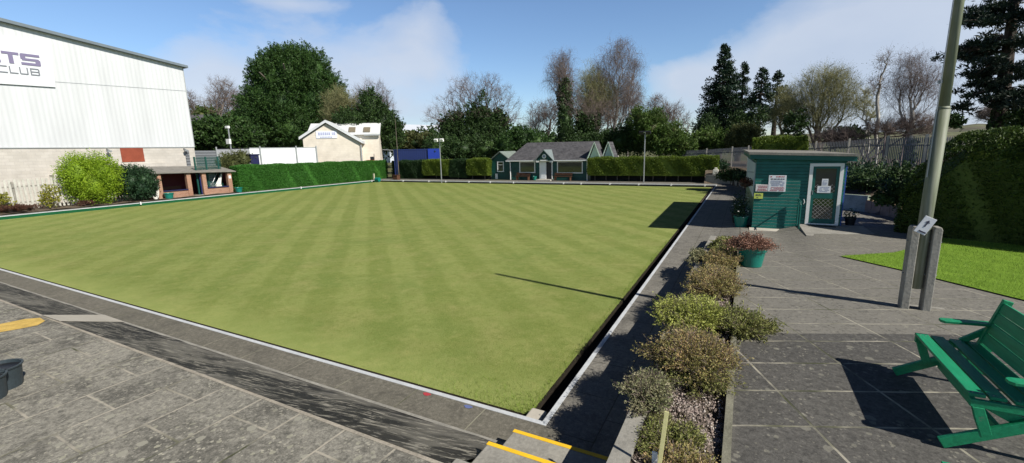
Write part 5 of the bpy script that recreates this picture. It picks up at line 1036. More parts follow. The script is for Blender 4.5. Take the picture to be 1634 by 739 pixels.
k = MB(); k.tube([(3.80, 13.92, 1.05), (3.83, 13.92, 1.12), (3.80, 13.92, 1.22)], .012, 6); k.build('bracket', M['white'], hr)
# pots in the shade beside the kiosk
def planted(name, label, c, r, h, mat, leafmat, lr, lh, n, seed, fl=0, group=None, flm='flower', ls=.06):
    t = pot('plant_pot', label, c, r, h, mat, group); rng = np.random.default_rng(seed)
    P = np.array(c)+np.array([0, 0, h])+unit(rng.normal(size=(n, 3))*[1, 1, .7])*rng.random((n, 1))**.5*np.array([lr, lr, lh])+[0, 0, lh*.45]; P = P[P[:, 2] > c[2]+h*.85]
    V, Fc = leaf_quads(P, rng.normal(size=P.shape)+[0, 0, .5], ls, .5, rng); np_mesh('plant', V, Fc, M[leafmat], parent=t)
    if fl:
        kk = MB()
        for i in range(fl): p = P[rng.integers(len(P))]+[-.03, -.05, .02]; kk.lathe(p, [(.002, .0), (.028, .01), (.03, .022), (.002, .03)], 8)
        kk.build('flowers', M[flm], t)
    return t
planted('plant_pot', 'green pot of dark plants in the shade at the near left corner of the kiosk', (1.92, 14.35, .06), .27, .42, 'pot', 'l_dark', .30, .35, 420, 1, 4)
planted('plant_pot', 'dark tub of plants second from the near corner along the kiosk side', (1.80, 15.4, .05), .26, .40, 'dark', 'l_dark', .34, .45, 420, 2, 3)
planted('plant_pot', 'dark tub with tall dark plants third along the kiosk side', (1.85, 16.4, .05), .26, .45, 'dark', 'l_ivy', .36, .6, 420, 3, 2)
planted('plant_pot', 'dark tub farthest along the kiosk side wall', (1.85, 17.8, .05), .26, .45, 'dark', 'l_ivy', .36, .5, 300, 4, 0)
hb = thing('hanging_basket', 'dark hanging basket on the left side wall of the kiosk', 'hanging basket', (2.0, 14.7, 1.6)); rng = np.random.default_rng(5)
P = np.array([2.02, 14.7, 1.72])+unit(rng.normal(size=(500, 3)))*rng.random((500, 1))**.4*np.array([.26, .26, .2]); V, Fc = leaf_quads(P, rng.normal(size=P.shape), .07, .5, rng); np_mesh('plant', V, Fc, M['l_heath'], parent=hb); k = MB(); k.lathe((2.02, 14.7, 1.55), [(.02, 0), (.14, .04), (.2, .14)], 14); k.build('basket', M['dark'], hb); k = MB(); k.tube([(2.26, 14.7, 2.1), (2.0, 14.7, 2.12), (2.02, 14.7, 1.7)], .01, 5); k.build('bracket', M['dark'], hb)
planted('plant_pot', 'dark pot with one white flower at the right corner of the kiosk', (5.25, 14.4, .31), .18, .28, 'dark', 'l_dark', .24, .25, 220, 6, 2)

# ---------------- lamp pole between two concrete posts
px_, py_ = 4.33, 4.22; gz = .60; ZS = float(atY(1500, 175, 4.22)[2])
lp_ = thing('tall_pole', 'tall grey steel pole bolted between two short concrete posts on the paving', 'pole', (px_, py_, gz))
k = MB(); k.tube([(px_-.02, py_+.02, gz+.33), (px_+.0, py_, ZS)], .078, 20); k.tube([(px_, py_, ZS), (px_, py_, ZS+.04)], [.078, .066], 20); k.tube([(px_, py_, ZS-.02), (px_-.01, py_, 6.85)], [.064, .046], 20)
def polemat():
    n = NT('streaked galvanised pole'); v = n.map((6, 6, .35)); f = n.noise(3, 5, .6, vec=v); f2 = n.noise(1.1, 4)
    c = n.mix(n.ramp(f, [(.35, 0.), (.65, 1.)]), (.11, .125, .075), (.26, .27, .22)); c = n.mix(n.ramp(f2, [(.45, 0.), (.65, .6)]), c, (.12, .15, .06)); return n.done(c, .6, .35)
k.build('shaft', polemat(), lp_, smooth=True)
k = MB(); 
for z in (3.0, 3.9, 5.0): k.box(px_-.10, px_-.06, py_-.03, py_+.01, z, z+.04)
k.tube([(px_-.085, py_-.05, 2.6), (px_-.07, py_-.055, 6.8)], .008, 5); k.build('cable', M['metal'], lp_)
for xx in (4.205, 4.455):
    k = MB(); k.extr([(xx-.052, py_-.075, gz-.05), (xx+.052, py_-.075, gz-.05), (xx+.052, py_-.075, gz+1.24), (xx+.035, py_-.075, gz+1.28), (xx-.035, py_-.075, gz+1.28), (xx-.052, py_-.075, gz+1.24)], (0, .17, 0)); k.build('concrete_post', M['concrete'], lp_, bevel=.012)
k = MB(); k.extr([(px_-.40, py_-.35, gz-.01), (px_+.45, py_-.3, gz-.01), (px_+.40, py_+.22, gz-.015), (px_-.3, py_+.2, gz-.015)], (0, 0, .018)); k.build('mortar_footing', M['concrete'], lp_)
k = MB(); 
for z in (gz+.55, gz+1.05): k.tube([(4.13, py_, z), (4.53, py_, z)], .012, 6)
k.build('bolt', M['metal'], lp_)
sc_ = np.array([px_-.05, py_-.14, gz+1.31]); ax_ = unit(np.array([.93, .12, -.05])); az_ = unit(np.array([-.22, .0, .97])); 
tx = unit(np.array([.87, -.0, -.42])); tz = unit(np.array([.42, 0, .87]))
k = MB(); k.obox(tuple(sc_), tx*.072, np.array([0, .006, 0]), tz*.13); sgn_o = k.build('direction_sign', M['paper'], lp_, bevel=.003)
k = MB(); k.obox(tuple(sc_+np.array([0, -.008, 0])+tz*.02), tx*.008, np.array([0, .002, 0]), tz*.04); k.extr([tuple(sc_+np.array([0, -.009, 0])+tz*.045+tx*.028), tuple(sc_+np.array([0, -.009, 0])+tz*.045-tx*.028), tuple(sc_+np.array([0, -.009, 0])+tz*.085)], (0, .003, 0)); k.obox(tuple(sc_+np.array([0, -.008, 0])-tz*.095+tx*.02), tx*.045, np.array([0, .002, 0]), tz*.010); k.build('arrow', M['ink'], sgn_o)

# ---------------- green bench facing the turf
def bench(ox, oy, z, L=1.30):
    """seat front edge at x=ox, near end at y=oy"""
    t = thing('park_bench', 'bright green timber bench with slanted crossed legs and flat arms', 'bench', (ox+.3, oy+L/2, z))
    g = M['bench']; X = lambda q: ox+q
    for i in range(4):
        a = i*.124+(.02 if i >= 2 else 0); k = MB(); k.box(X(a), X(a+.102), oy+.006*(i % 2), oy+L-.005*(i % 3), z+.472-.006*i, z+.500-.006*i); k.build('seat_slat', g, t, bevel=.005)
    bx0, bz0, bx1, bz1 = .50, .50, .615, .925
    for i in range(4):
        f0, f1 = i/4+.006, (i+1)/4-.012; d_ = np.array([bx1-bx0, 0, bz1-bz0]); p0_ = np.array([X(bx0), 0, z+bz0])+d_*f0; p1_ = np.array([X(bx0), 0, z+bz0])+d_*f1
        nrm_ = unit(np.array([-(bz1-bz0), 0, bx1-bx0])); k = MB(); k.obox(tuple((p0_+p1_)/2+[0, oy+L/2, 0]), (p1_-p0_)/2, (0, L/2-.004*(i % 2), 0), nrm_*.012); k.build('back_slat', g, t, bevel=.004)
    for side, yy in enumerate((oy-.03, oy+L-.03)):
        k = MB(); k.beam((X(-.13), yy, z+.04), (X(.86), yy, z+.635), .04, .088); k.build('leg', g, t, bevel=.005)
        k = MB(); k.beam((X(.86), yy+.044, z+.04), (X(.12), yy+.044, z+.43), .04, .085); k.build('leg', g, t, bevel=.005)
        k = MB(); k.beam((X(.00), yy, z+.44), (X(.56), yy, z+.435), .036, .062); k.build('seat_rail', g, t, bevel=.004)
        k = MB(); k.extr([(X(.012), yy-.022, z+.41), (X(.085), yy-.022, z+.41), (X(.155), yy-.022, z+.20), (X(.095), yy-.022, z+.165), (X(.045), yy-.022, z+.30)], (0, .036, 0)); k.build('front_bracket', g, t, bevel=.004)
        k = MB(); k.beam((X(.49), yy+.0, z+.42), (X(.635), yy+.0, z+.945), .036, .075, up=(1, 0, 0)); k.build('back_support', g, t, bevel=.004)
        ya = yy-.07 if side == 0 else yy-.03
        k = MB(); k.extr([(X(.20), ya+.0, z+.655), (X(.175), ya+.03, z+.655), (X(.175), ya+.08, z+.655), (X(.20), ya+.105, z+.655), (X(.60), ya+.105, z+.675), (X(.60), ya, z+.675)], (0, 0, .026)); k.build('armrest', g, t, bevel=.004)
        k = MB(); k.beam((X(.36), yy+.03, z+.47), (X(.58), yy+.03, z+.655), .034, .055); k.build('arm_support', g, t, bevel=.003)
    k = MB(); k.box(X(.20), X(.24), oy+.0, oy+L-.05, z+.17, z+.24); k.build('stretcher', g, t, bevel=.004)
    k = MB(); k.box(X(.72), X(.76), oy+.03, oy+L-.03, z+.05, z+.13); k.build('stretcher', g, t, bevel=.004)
    k = MB()
    for i in range(4):
        for yb in (oy+.03, oy+L-.06):
            for xb in (.03, .07): k.tube([(X(i*.124+xb+(.02 if i >= 2 else 0)), yb, z+.498-.006*i), (X(i*.124+xb+(.02 if i >= 2 else 0)), yb, z+.503-.006*i)], .006, 6)
    k.build('screws', M['metal'], t)
    return t
bench(3.60, .24, .64)
t2 = thing('table_corner', 'dark green painted timber edge just entering the bottom of the photo below the bench', 'furniture', (3.2, -.6, .64))
A = atZ(1500, 730, 1.02); k = MB(); k.box(A[0], A[0]+.9, A[1]-.36, A[1]-.02, .98, 1.01); k.build('top', M['bench'], t2, bevel=.004); k = MB(); 
for a, b in ((.1, -.3), (.1, -.1), (.8, -.3), (.8, -.1)): k.box(A[0]+a-.03, A[0]+a+.03, A[1]+b-.03, A[1]+b+.03, .64, .98)
k.build('leg', M['bench'], t2)

# ---------------- black tubs on the left
TA = atZ(31, 618, .64)-CR*.20; TB = atZ(17, 634, .64)-CR*.21-np.array([0, .05, 0])
for i, (x, y, r, h, lb) in enumerate(((TA[0], TA[1], .20, .25, 'dark grey plastic tub on the paving at the left edge, the farther of the two'), (TB[0], TB[1], .20, .25, 'dark grey plastic tub at the left edge, the nearer of the two'))):
    t = thing('plastic_tub', lb, 'tub', (x, y, .64), 'dark tubs at the left edge'); k = MB(); k.lathe((x, y, .64), [(.01, .0), (r*.84, 0), (r*.95, h*.93), (r*1.02, h*.94), (r*1.03, h), (r*.93, h), (r*.80, .04), (.01, .03)], 30); k.build('body', M['tub'], t, smooth=False)
    k = MB(); k.lathe((x, y, .64), [(r*.92, h*.86), (.01, h*.88)], 24); k.build('compost', M['dark'], t)

# ---------------- plants in the raised bed
def bedz(y): return float(wz(np.array(y)))-.05
def bp(name_, label, x, y, rx, ry, h, mat, nb, per, ls, seed, lean=(0, 0), cat='juniper', tm='twig'): spray_shrub(name_, label, (x, y, bedz(y)), rx, ry, h, mat, nb, per, ls, seed, cat=cat, lean=lean, twigmat=tm)
bp('low_juniper', 'small yellow-green juniper at the far end of the raised bed', 1.55, 8.4, .32, .95, .30, 'l_jgreen', 260, 20, .045, 41)
bp('low_juniper', 'thin straggling juniper hanging over the far part of the bed wall', 1.10, 6.9, .22, .80, .18, 'l_jdry', 90, 14, .045, 42, lean=(-.08, 0))
bp('brown_shrub', 'brown twiggy winter shrub in the raised bed behind the potted plant', 1.58, 6.2, .38, 1.2, .30, 'l_brown', 480, 17, .034, 43)
bp('brown_shrub', 'brown twiggy shrub in the middle of the bed beyond the lime green juniper', 1.56, 4.0, .46, 1.15, .33, 'l_brown', 640, 18, .030, 44)
bp('spreading_juniper', 'lime green juniper with long sprays over the path in the middle of the bed', 1.42, 2.2, .52, .60, .27, 'l_lime', 380, 24, .031, 45, lean=(-.08, 0))
bp('spreading_juniper', 'green juniper spreading over the paving on the right side of the bed', 1.88, 2.25, .46, .50, .18, 'l_jgreen', 270, 22, .033, 46, lean=(.10, 0))
bp('brown_shrub', 'big rounded brown and green shrub nearest the gravel of the bed', 1.50, .80, .50, .56, .30, 'l_brown', 640, 20, .025, 47)
bp('low_juniper', 'green underside sprays at the foot of the big brown shrub', 1.58, .50, .40, .34, .14, 'l_jgreen', 150, 20, .026, 48)
bp('dry_juniper', 'grey dry juniper trailing over the near end of the bed wall', 1.22, -.05, .28, .46, .17, 'l_jdry', 260, 16, .024, 49, lean=(-.05, 0))
bp('low_juniper', 'small green seedling growing in the gravel of the near bed', 1.62, -.55, .15, .24, .09, 'l_jgreen', 80, 18, .021, 50)
bp('dry_juniper', 'mixed green and brown ground cover at the bottom of the photo in the bed', 1.62, -1.0, .26, .36, .10, 'l_brown', 240, 18, .022, 51)
bp('low_juniper', 'greenish low sprays right beside the wooden stake in the near bed', 1.36, -.62, .16, .44, .09, 'l_jgreen', 140, 16, .020, 52)
stk = thing('wooden_stake', 'thin yellowish stake with a small white tag in the near end of the bed', 'stake', (1.46, -1.1, .58)); k = MB(); k.beam((1.455, -1.12, .58), tuple(atY(1064, 657, -1.0)), .018, .03, up=(1, 0, 0)); k.build('stick', m_plain('pale yellow wood', (.55, .52, .25), .7, .3, .15), stk); k = MB(); k.box(1.40, 1.44, -1.06, -1.05, .66, .78); k.build('tag', M['paper'], stk)
# potted red-brown plant
cpt = (2.16, 6.5, .48)
t = thing('potted_shrub', 'large turquoise green pot with a wide red-brown twiggy plant beside the raised bed', 'potted plant', cpt); r, h = .30, .42
zg = float(zter(2.16, 6.4)); k = MB(); k.lathe((2.16, 6.5, zg), [(r*.02, .004), (r*.68, 0), (r*.72, .02), (r*.90, h*.80), (r*.98, h*.82), (r*1.02, h), (r*.93, h), (r*.86, h*.85), (.01, h*.84)], 40); k.build('pot', M['pot'], t)
rng = np.random.default_rng(60); A = []; Bq = []; LPp = []; LD = []; b0 = np.array([2.13, 6.5, zg+h*.85])
for i in range(230):
    a = rng.random()*6.28; q = rng.random()**.6; e = b0+np.array([math.cos(a)*.60*q, math.sin(a)*.5*q, .02+.42*(1-q*.8)*rng.uniform(.4, 1.15)]); m_ = (b0+e)/2+[0, 0, .06]
    A += [b0, m_]; Bq += [m_, e]; n_l = 26; u = rng.random((n_l, 1)); LPp.append(m_+(e-m_)*u+rng.normal(size=(n_l, 3))*.035); LD.append(rng.normal(size=(n_l, 3))+[0, 0, -.3])
V, Fc = seg_mesh(np.array(A), np.array(Bq), np.full(len(A), .005), np.full(len(A), .003), 3); np_mesh('stems', V, Fc, M['birchtwig'], parent=t); V, Fc = leaf_quads(np.concatenate(LPp), np.concatenate(LD), .034, .6, rng, .5); np_mesh('leaves', V, Fc, M['l_rust'], parent=t)

# grass tufts: rough corner of the green, lawn
def tufts(name, n, xr, yr, zf, h, seed, poly=None):
    rng = np.random.default_rng(seed); P = np.stack([rng.uniform(*xr, n), rng.uniform(*yr, n), np.zeros(n)], -1)
    if poly: P = P[in_poly(P[:, 0], P[:, 1], poly)]
    P[:, 2] = zf(P[:, 0], P[:, 1]); return P
P1 = tufts('a', 5000, (-2.4, -.30), (.28, .95), lambda x, y: TZ+0*x, .03, 71); dens = np.exp(-np.abs(P1[:, 0]+.32)/.6)*np.exp(-(P1[:, 1]-.28)/.35); P1 = P1[RNG.random(len(P1)) < dens*1.2]
P1b = tufts('c', 1500, (-.42, -.29), (.28, 12), lambda x, y: TZ+0*x, .03, 73)
grass_blades('rough_grass', np.concatenate([P1, P1b]), .05, M['l_grass'], 72, 'rough grass blades in the near corner of the bowling green')
P3 = tufts('d', 150000, (-9, -.32), (.3, 7), lambda x, y: TZ+0*x, .02, 76); dd_ = np.hypot(P3[:, 0]+.3, P3[:, 1]-.3); P3 = P3[RNG.random(len(P3)) < np.exp(-dd_/4.)]; grass_blades('turf_blades', P3, .016, M['l_turf'], 77, 'short mown grass blades near the corner of the green')
P2 = tufts('b', 90000, (3.9, 12), (1, 12.6), lambda x, y: zter(x, y)+.02, .04, 74, lawn_poly); grass_blades('lawn_grass', P2, .045, M['l_grass'], 75, 'short bright grass blades of the small lawn')
# grass and weeds at pole foot, blue and red specks on the path
for (px, py, c, lb) in ((681, 629, 'redink', ''), (747, 649, 'blueink', 'small blue paint mark on the near path close to the corner')):
    p = atZ(px, py, .004); k = MB(); k.poly([(p[0]+.06*math.cos(a)*(1+.3*math.sin(3*a)), p[1]+.035*math.sin(a), .0045) for a in np.linspace(0, 6.0, 9)]); tag(k.build('paint_mark', M[c]), kind='structure')

# ---------------- right hedge, hedges and walls beyond
hd = unit(np.array([.80, -.60])); h0 = np.array([6.25, 13.45]); 
hedge('tall_hedge', 'very tall dark clipped hedge along the right edge behind the lawn', h0, h0+hd*13, 1.9, .25, 3.22, 'l_hedge4', 130000, .075, 81, wob=.09, round_=.55, z1b=3.75, er=1.3)
hb_ = atY(1200, 240, 31.0); he = atY(1288, 240, 31.0); hzz = atY(1240, 219, 31.)[2]; hedge('clipped_hedge', 'compact dense hedge block with a sunny top behind the kiosk roof', (hb_[0], 31), (he[0], 31), 1.8, .9, hzz, 'l_hedge2', 20000, .11, 82, round_=.35)
lw = thing('low_wall', 'low stained concrete wall curving behind the kiosk on the right', 'wall', (5.5, 19, .3)); k = MB(); pts = [(4.4, 20.6), (5.0, 19.6), (6.5, 18.4)]
for (xa, ya), (xb, yb) in zip(pts[:-1], pts[1:]): k.beam((xa, ya, .62), (xb, yb, .62), .18, .68)
k.build('wall', m_plain('greenish stained concrete', (.24, .28, .22), .9, .2, .4, 2.5, .3), lw)
sw = thing('stone_wall', 'low wall of brown stones curving from the concrete wall towards the tall hedge', 'wall', (7, 16.5, .3)); k = MB(); rg = np.random.default_rng(3); pts = np.array([(6.55, 18.3), (7.05, 16.9), (7.35, 15.7), (7.7, 15.0), (8.4, 14.6)]); 
for q in np.linspace(0, .98, 12):
    s = q*(len(pts)-1); i = int(s); p = pts[i]+(pts[i+1]-pts[i])*(s-i); d = unit(np.append(pts[i+1]-pts[i], 0)); zz = .30; hh = .24*(1-q*.5)+.06*rg.random(); k.obox((p[0], p[1], zz+hh), d*.26, np.cross((0, 0, 1), d)*.12, (0, 0, hh))
k.build('stones', m_plain('brown sandstone', (.26, .19, .12), .9, .2, .35, 5, .5), sw, bevel=.02)
fw = thing('low_wall', 'low shaded grey retaining wall at the far end of the side path', 'wall', (1, 34, 0)); k = MB(); pts = [(-.9, 36.4), (.9, 36.0), (1.9, 33.0), (2.5, 29.0), (2.45, 24)]
for (xa, ya), (xb, yb) in zip(pts[:-1], pts[1:]): k.beam((xa, ya, .33), (xb, yb, .33), .2, .74)
k.build('wall', M['concrete'], fw)
grid('far_bank', np.linspace(-1, 2.3, 20), np.linspace(24, 60, 40), lambda x, y: np.where((y > np.interp(x, [-1, .9, 1.9, 2.3], [36.5, 36.1, 33.1, 28.5])), .70+.35*smst(0, 5, y-30), -.2), M['soil'])
pw = atY(1142, 273, 36.6); k = MB(); k.box(pw[0]-.22, pw[0]+.22, 36.45, 36.7, .70, 1.15); k.box(pw[0]-.12, pw[0]+.12, 36.5, 36.65, 1.15, 1.3); tag(k.build('white_container', M['ivory'], bevel=.05), 'small white container standing on the low wall in the far right corner', 'container')
for (px, pz, D, rx, h, mat, n, lb) in ((1368, 300, 27.5, 1.9, 1.1, 'l_dark', 7000, 'glossy dark laurel bush right of the kiosk below the fence'), (1404, 300, 26., 1.5, .95, 'l_ivy', 5500, 'dark evergreen bush left of the tall hedge'), (1412, 328, 20.5, .5, .35, 'l_green', 1800, 'small fresh green bush on top of the stone wall'), (1440, 330, 20.5, .9, 1.4, 'l_ivy', 6000, 'dark bush against the end of the tall hedge'), (1320, 300, 29., 1.6, 1.0, 'l_ivy', 5000, 'dark bush behind the right end of the kiosk roof')):
    p = atD(px, pz, D); shrub('evergreen_bush', lb, (p[0], p[1], .9), rx, rx*.8, h, mat, n, .10, int(px)%97, core=True)
for (px, D, rx, h, mat, n, lb) in ((1168, 36, 1.1, .55, 'l_ivy', 5000, 'dark bush above the far low wall left of the kiosk roof'), (1189, 34, .7, .6, 'l_dark', 4000, 'dark bush close behind the left end of the kiosk roof'), (1146, 43, 1.1, 1.1, 'l_dark', 5000, 'dark bush at the right end of the far hedge')):
    p = atD(px, 260, D); shrub('evergreen_bush', lb, (p[0], p[1], .7), rx, rx*.8, h, mat, n, .11, int(px)%89)

# palisade fence on the right, posts and pales
pf = thing('palisade_fence', 'grey steel palisade fence with pale posts behind the kiosk', 'fence', tuple(atD(1356, 262, 36.)*[1, 1, 0]+[0, 0, 1.1]))
FP = [(1540, 214, 27.5), (1480, 215, 30.), (1418, 217, 33.), (1356, 221.5, 36.), (1303, 225.5, 39.), (1250, 229, 42.), (1195, 232.5, 45.5), (1169, 234, 48.), (1128, 237, 52.), (1090, 239, 56.)]
tops = [atD(*f_) for f_ in FP]
for i, p in enumerate(tops): k = MB(); k.box(p[0]-.055, p[0]+.055, p[1]-.055, p[1]+.055, .4, p[2]+.02); k.build('post', M['palec'], pf)
M['pale'] = m_plain('dull galvanised pales', (.135, .14, .155), .55, .4, .15, 3)
k = MB(); kr = MB()
for A_, B_2 in zip(tops[:-1], tops[1:]):
    L = np.linalg.norm((B_2-A_)[:2]); m_ = int(L/.155)
    for i in range(1, m_):
        p = A_+(B_2-A_)*i/m_; z = p[2]-.08; k.add([(p[0]-.024, p[1], .95), (p[0]+.024, p[1], .95), (p[0]+.024, p[1], z-.08), (p[0], p[1], z), (p[0]-.024, p[1], z-.08), (p[0]-.024, p[1]+.02, .95), (p[0]+.024, p[1]+.02, .95), (p[0]+.024, p[1]+.02, z-.08), (p[0], p[1]+.02, z), (p[0]-.024, p[1]+.02, z-.08)], [(0, 1, 2, 3, 4), (9, 8, 7, 6, 5), (1, 6, 7, 2), (0, 4, 9, 5)])
    for dz in (-.5, -2.0): kr.beam(tuple(A_+[0, .05, dz]), tuple(B_2+[0, .05, dz]), .04, .06)
k.build('pales', M['pale'], pf); kr.build('rail', M['pale'], pf)
tag(pf.children[-2], kind='stuff')

# ---------------- trees
def gz0(D): return 0.0
def tb(px, D, z=0.): p = atD(px, 240, D); return (float(p[0]), float(p[1]), z)
ev = thing('evergreen_tree', 'huge dense dark green evergreen tree behind the white wall and the shop', 'tree', tb(470, 78))
k = MB(); b = np.array(tb(470, 78)); k.tube([b, b+[0, 0, 8], b+[.5, 0, 14]], [.7, .5, .2], 9)
for i in range(9): a = i*.7; k.tube([b+[0, 0, 4+i], b+np.array([math.cos(a)*5, math.sin(a)*5, 7+i*1.1])], [.25, .08], 6)
k.build('trunk', M['bark'], ev)
bl = pxblobs([(452, 128, 48, 44), (487, 122, 42, 38), (440, 165, 50, 50), (500, 165, 50, 48), (415, 190, 36, 40), (470, 205, 60, 40), (530, 190, 26, 40), (520, 150, 30, 28), (425, 118, 22, 18), (405, 215, 30, 22), (462, 100, 30, 20)], 78, .8)
clump_crown(ev, bl, 'l_ever', 3900, 80, .95, .29, 101, .9, .34, core='l_ever', corek=.80, spike=1.25)
for lst, D, nm, lb, mat, nc, sd_ in (([(345, 218, 40, 22), (320, 224, 22, 15), (375, 215, 26, 20), (395, 225, 24, 20)], 60, 'laurel_thicket', 'wide dark laurel thicket below the huge evergreen', 'l_olive', 900, 102),):
    t = thing(nm, lb, 'shrub', tb(345, D)); bb = pxblobs(lst, D, .7); clump_crown(t, bb, 'l_ivy', nc, 26, .7, .36, sd_, .7, core='l_ivy', corek=.86, name='foliage')
    top_pts = bb; clump_crown(t, [(c+np.array([0, -0.3, .25]), (r[0], r[1], r[2])) for c, r in bb], 'l_ever', 500, 20, .6, .34, sd_+5, .9, name='outer_foliage')
# purple brown birches behind hall corner
bare_tree('bare_tree', 'tall bare brownish tree left of the huge evergreen', tb(352, 105), pxblobs([(354, 148, 22, 28), (345, 172, 26, 24), (368, 168, 18, 26)], 112, 1), 720, .5, .35, 1.5, 3, ('bark', 'birchtwig'), 111, trunks=3, tip=.013)
bare_tree('bare_tree', 'small bare tree just right of the hall corner', tb(305, 100), pxblobs([(306, 165, 9, 18), (300, 175, 8, 12)], 100, 1), 140, .5, .25, 1.2, 3, ('bark', 'birchtwig'), 112, tip=.013)
bare_tree('bare_tree', 'pale bare tree tight against the left side of the huge evergreen', tb(385, 100), pxblobs([(386, 165, 18, 22)], 100, 1), 220, .5, .3, 1.3, 3, ('bark', 'twig'), 113, tip=.013)
t = thing('background_shrubs', 'pale green shrubs between the brick house and the bare trees', 'shrub', tb(320, 112)); clump_crown(t, pxblobs([(316, 184, 16, 8), (335, 182, 14, 7), (375, 190, 14, 10)], 112), 'l_green', 260, 22, .8, .4, 114, .6, core='l_olive', corek=.8, name='foliage')
# olive bare tree and ivy mass behind the shop
bare_tree('bare_tree', 'olive tinged bare tree leaning over the shop roof', tb(548, 66), pxblobs([(540, 165, 26, 26), (560, 175, 24, 26), (528, 185, 16, 20)], 66, 1), 480, .4, .3, 1.0, 4, ('bark', 'olivetwig'), 121, tip=.011, leaf='l_olive', leafn=5000, leafsize=.13)
bare_tree('bare_tree', 'rounded bare grey tree with ivy behind the right end of the shop', tb(597, 72), pxblobs([(595, 158, 34, 28), (612, 180, 24, 24), (580, 170, 24, 24)], 72, 1), 560, .42, .35, 1.1, 4, ('bark', 'twig'), 122, tip=.011, ivy=(.18, .62, 1.2, .34), ivyn=9000)
t = thing('ivy_thicket', 'dark ivy covered thicket right of the shop', 'shrub', tb(612, 64)); clump_crown(t, pxblobs([(592, 175, 15, 28), (610, 200, 20, 30), (627, 215, 16, 24), (560, 195, 25, 16)], 64), 'l_ivy', 713, 44, .75, .25, 123, .5, core='l_ivy', corek=.75, name='foliage')
t = thing('background_shrubs', 'mixed green shrubs above the blue container', 'shrub', tb(660, 70)); clump_crown(t, pxblobs([(640, 232, 18, 12), (662, 230, 18, 13), (682, 232, 18, 13), (650, 222, 8, 6)], 70), 'l_olive', 420, 24, .7, .36, 124, .5, core='l_ivy', corek=.8, name='foliage')
t = thing('background_shrubs', 'dark shrubs behind the hedge left of the clubhouse', 'shrub', tb(720, 58)); clump_crown(t, pxblobs([(700, 238, 20, 18), (735, 240, 30, 16), (770, 238, 24, 16)], 58), 'l_ivy', 482, 40, .7, .23, 125, .5, core='l_ivy', corek=.85, name='foliage')
# big ivy clad bare tree
bare_tree('ivy_clad_tree', 'wide bare tree with ivy clad limbs left of the clubhouse', tb(762, 62), pxblobs([(760, 160, 52, 40), (715, 180, 36, 30), (805, 175, 32, 36), (740, 145, 36, 26), (785, 145, 34, 26), (825, 195, 14, 18), (690, 190, 18, 16)], 62, .8), 1000, .20, .55, .95, 3, ('bark', 'twig'), 131, tip=.009, kpath=.6, ivy=(.13, .62, .8, .30), ivyn=30000)
t = thing('ivy_thicket', 'dark ivy mass round the foot of the wide bare tree', 'shrub', tb(760, 60.5)); clump_crown(t, pxblobs([(745, 222, 34, 20), (775, 215, 24, 26), (738, 190, 9, 26), (770, 172, 10, 26), (752, 182, 8, 22), (800, 228, 24, 16), (716, 218, 12, 18), (722, 195, 8, 16)], 60.5, .6), 'l_ivy', 873, 34, .55, .20, 132, .5, name='foliage')
t = thing('background_shrubs', 'olive green shrubs behind the clubhouse annexe', 'shrub', tb(830, 56)); clump_crown(t, pxblobs([(812, 232, 20, 18), (835, 222, 20, 16), (855, 228, 20, 14), (826, 212, 10, 8)], 56), 'l_ever', 420, 40, .6, .21, 133, .5, core='l_ivy', corek=.8, name='foliage')
bare_tree('bare_tree', 'bare spreading tree behind the clubhouse roof', tb(868, 74), pxblobs([(868, 185, 30, 26), (850, 200, 18, 20), (885, 175, 14, 20)], 74, .9), 520, .25, .4, 1.1, 4, ('bark', 'twig'), 134, tip=.011, kpath=.5)
# tall birches
bare_tree('birch_tree', 'tall birch with reddish drooping twigs left in the clubhouse group', tb(905, 66), pxblobs([(893, 105, 24, 24), (905, 135, 22, 30), (885, 130, 18, 22), (903, 95, 14, 14)], 66, 1), 420, .55, .26, 1.2, 3, ('bark', 'birchtwig'), 141, tip=.0085, droop=.5, kpath=.7, ivy=(.30, .50, .75, .30), ivyn=9000)
bare_tree('birch_tree', 'tallest birch with pale trunk and purple twigs right in the clubhouse group', tb(975, 64), pxblobs([(985, 95, 34, 32), (1000, 130, 26, 40), (965, 120, 26, 34), (992, 78, 18, 15), (1014, 105, 14, 22)], 64, 1), 560, .60, .24, 1.2, 3, ('birch', 'birchtwig'), 142, tip=.0085, droop=.55, kpath=.7)
bare_tree('birch_tree', 'birch with ochre twigs in the middle of the clubhouse group', tb(940, 68), pxblobs([(940, 130, 22, 34), (930, 160, 24, 34), (955, 150, 20, 34)], 68, 1), 420, .6, .25, 1.1, 3, ('bark', 'olivetwig'), 143, tip=.0085, droop=.4, kpath=.7, ivy=(.25, .7, .6, .28), ivyn=5000)
bare_tree('birch_tree', 'slender birch with a pale stem on the right side of the clubhouse group', tb(1000, 62), pxblobs([(1002, 150, 20, 40), (1015, 170, 14, 26)], 62, 1), 240, .6, .18, 1.0, 3, ('birch', 'twig'), 144, tip=.009, droop=.4, kpath=.7)
bare_tree('ivy_clad_tree', 'bare multi-stemmed trees with ivy stems behind the clubhouse ridge', tb(925, 60), pxblobs([(915, 170, 24, 36), (950, 180, 30, 34), (975, 185, 24, 30)], 60, 1), 520, .5, .22, .9, 3, ('bark', 'twig'), 145, trunks=5, tip=.009, ivy=(.2, .8, .5, .26), ivyn=13000)
bare_tree('ivy_clad_tree', 'ivy wrapped upright tree at the left edge of the clubhouse group', tb(903, 61), pxblobs([(900, 150, 14, 40), (896, 120, 12, 18)], 61, 1), 260, .7, .3, 1.0, 3, ('bark', 'twig'), 181, tip=.009, kpath=.7, ivy=(.22, .80, .75, .22), ivyn=16000)
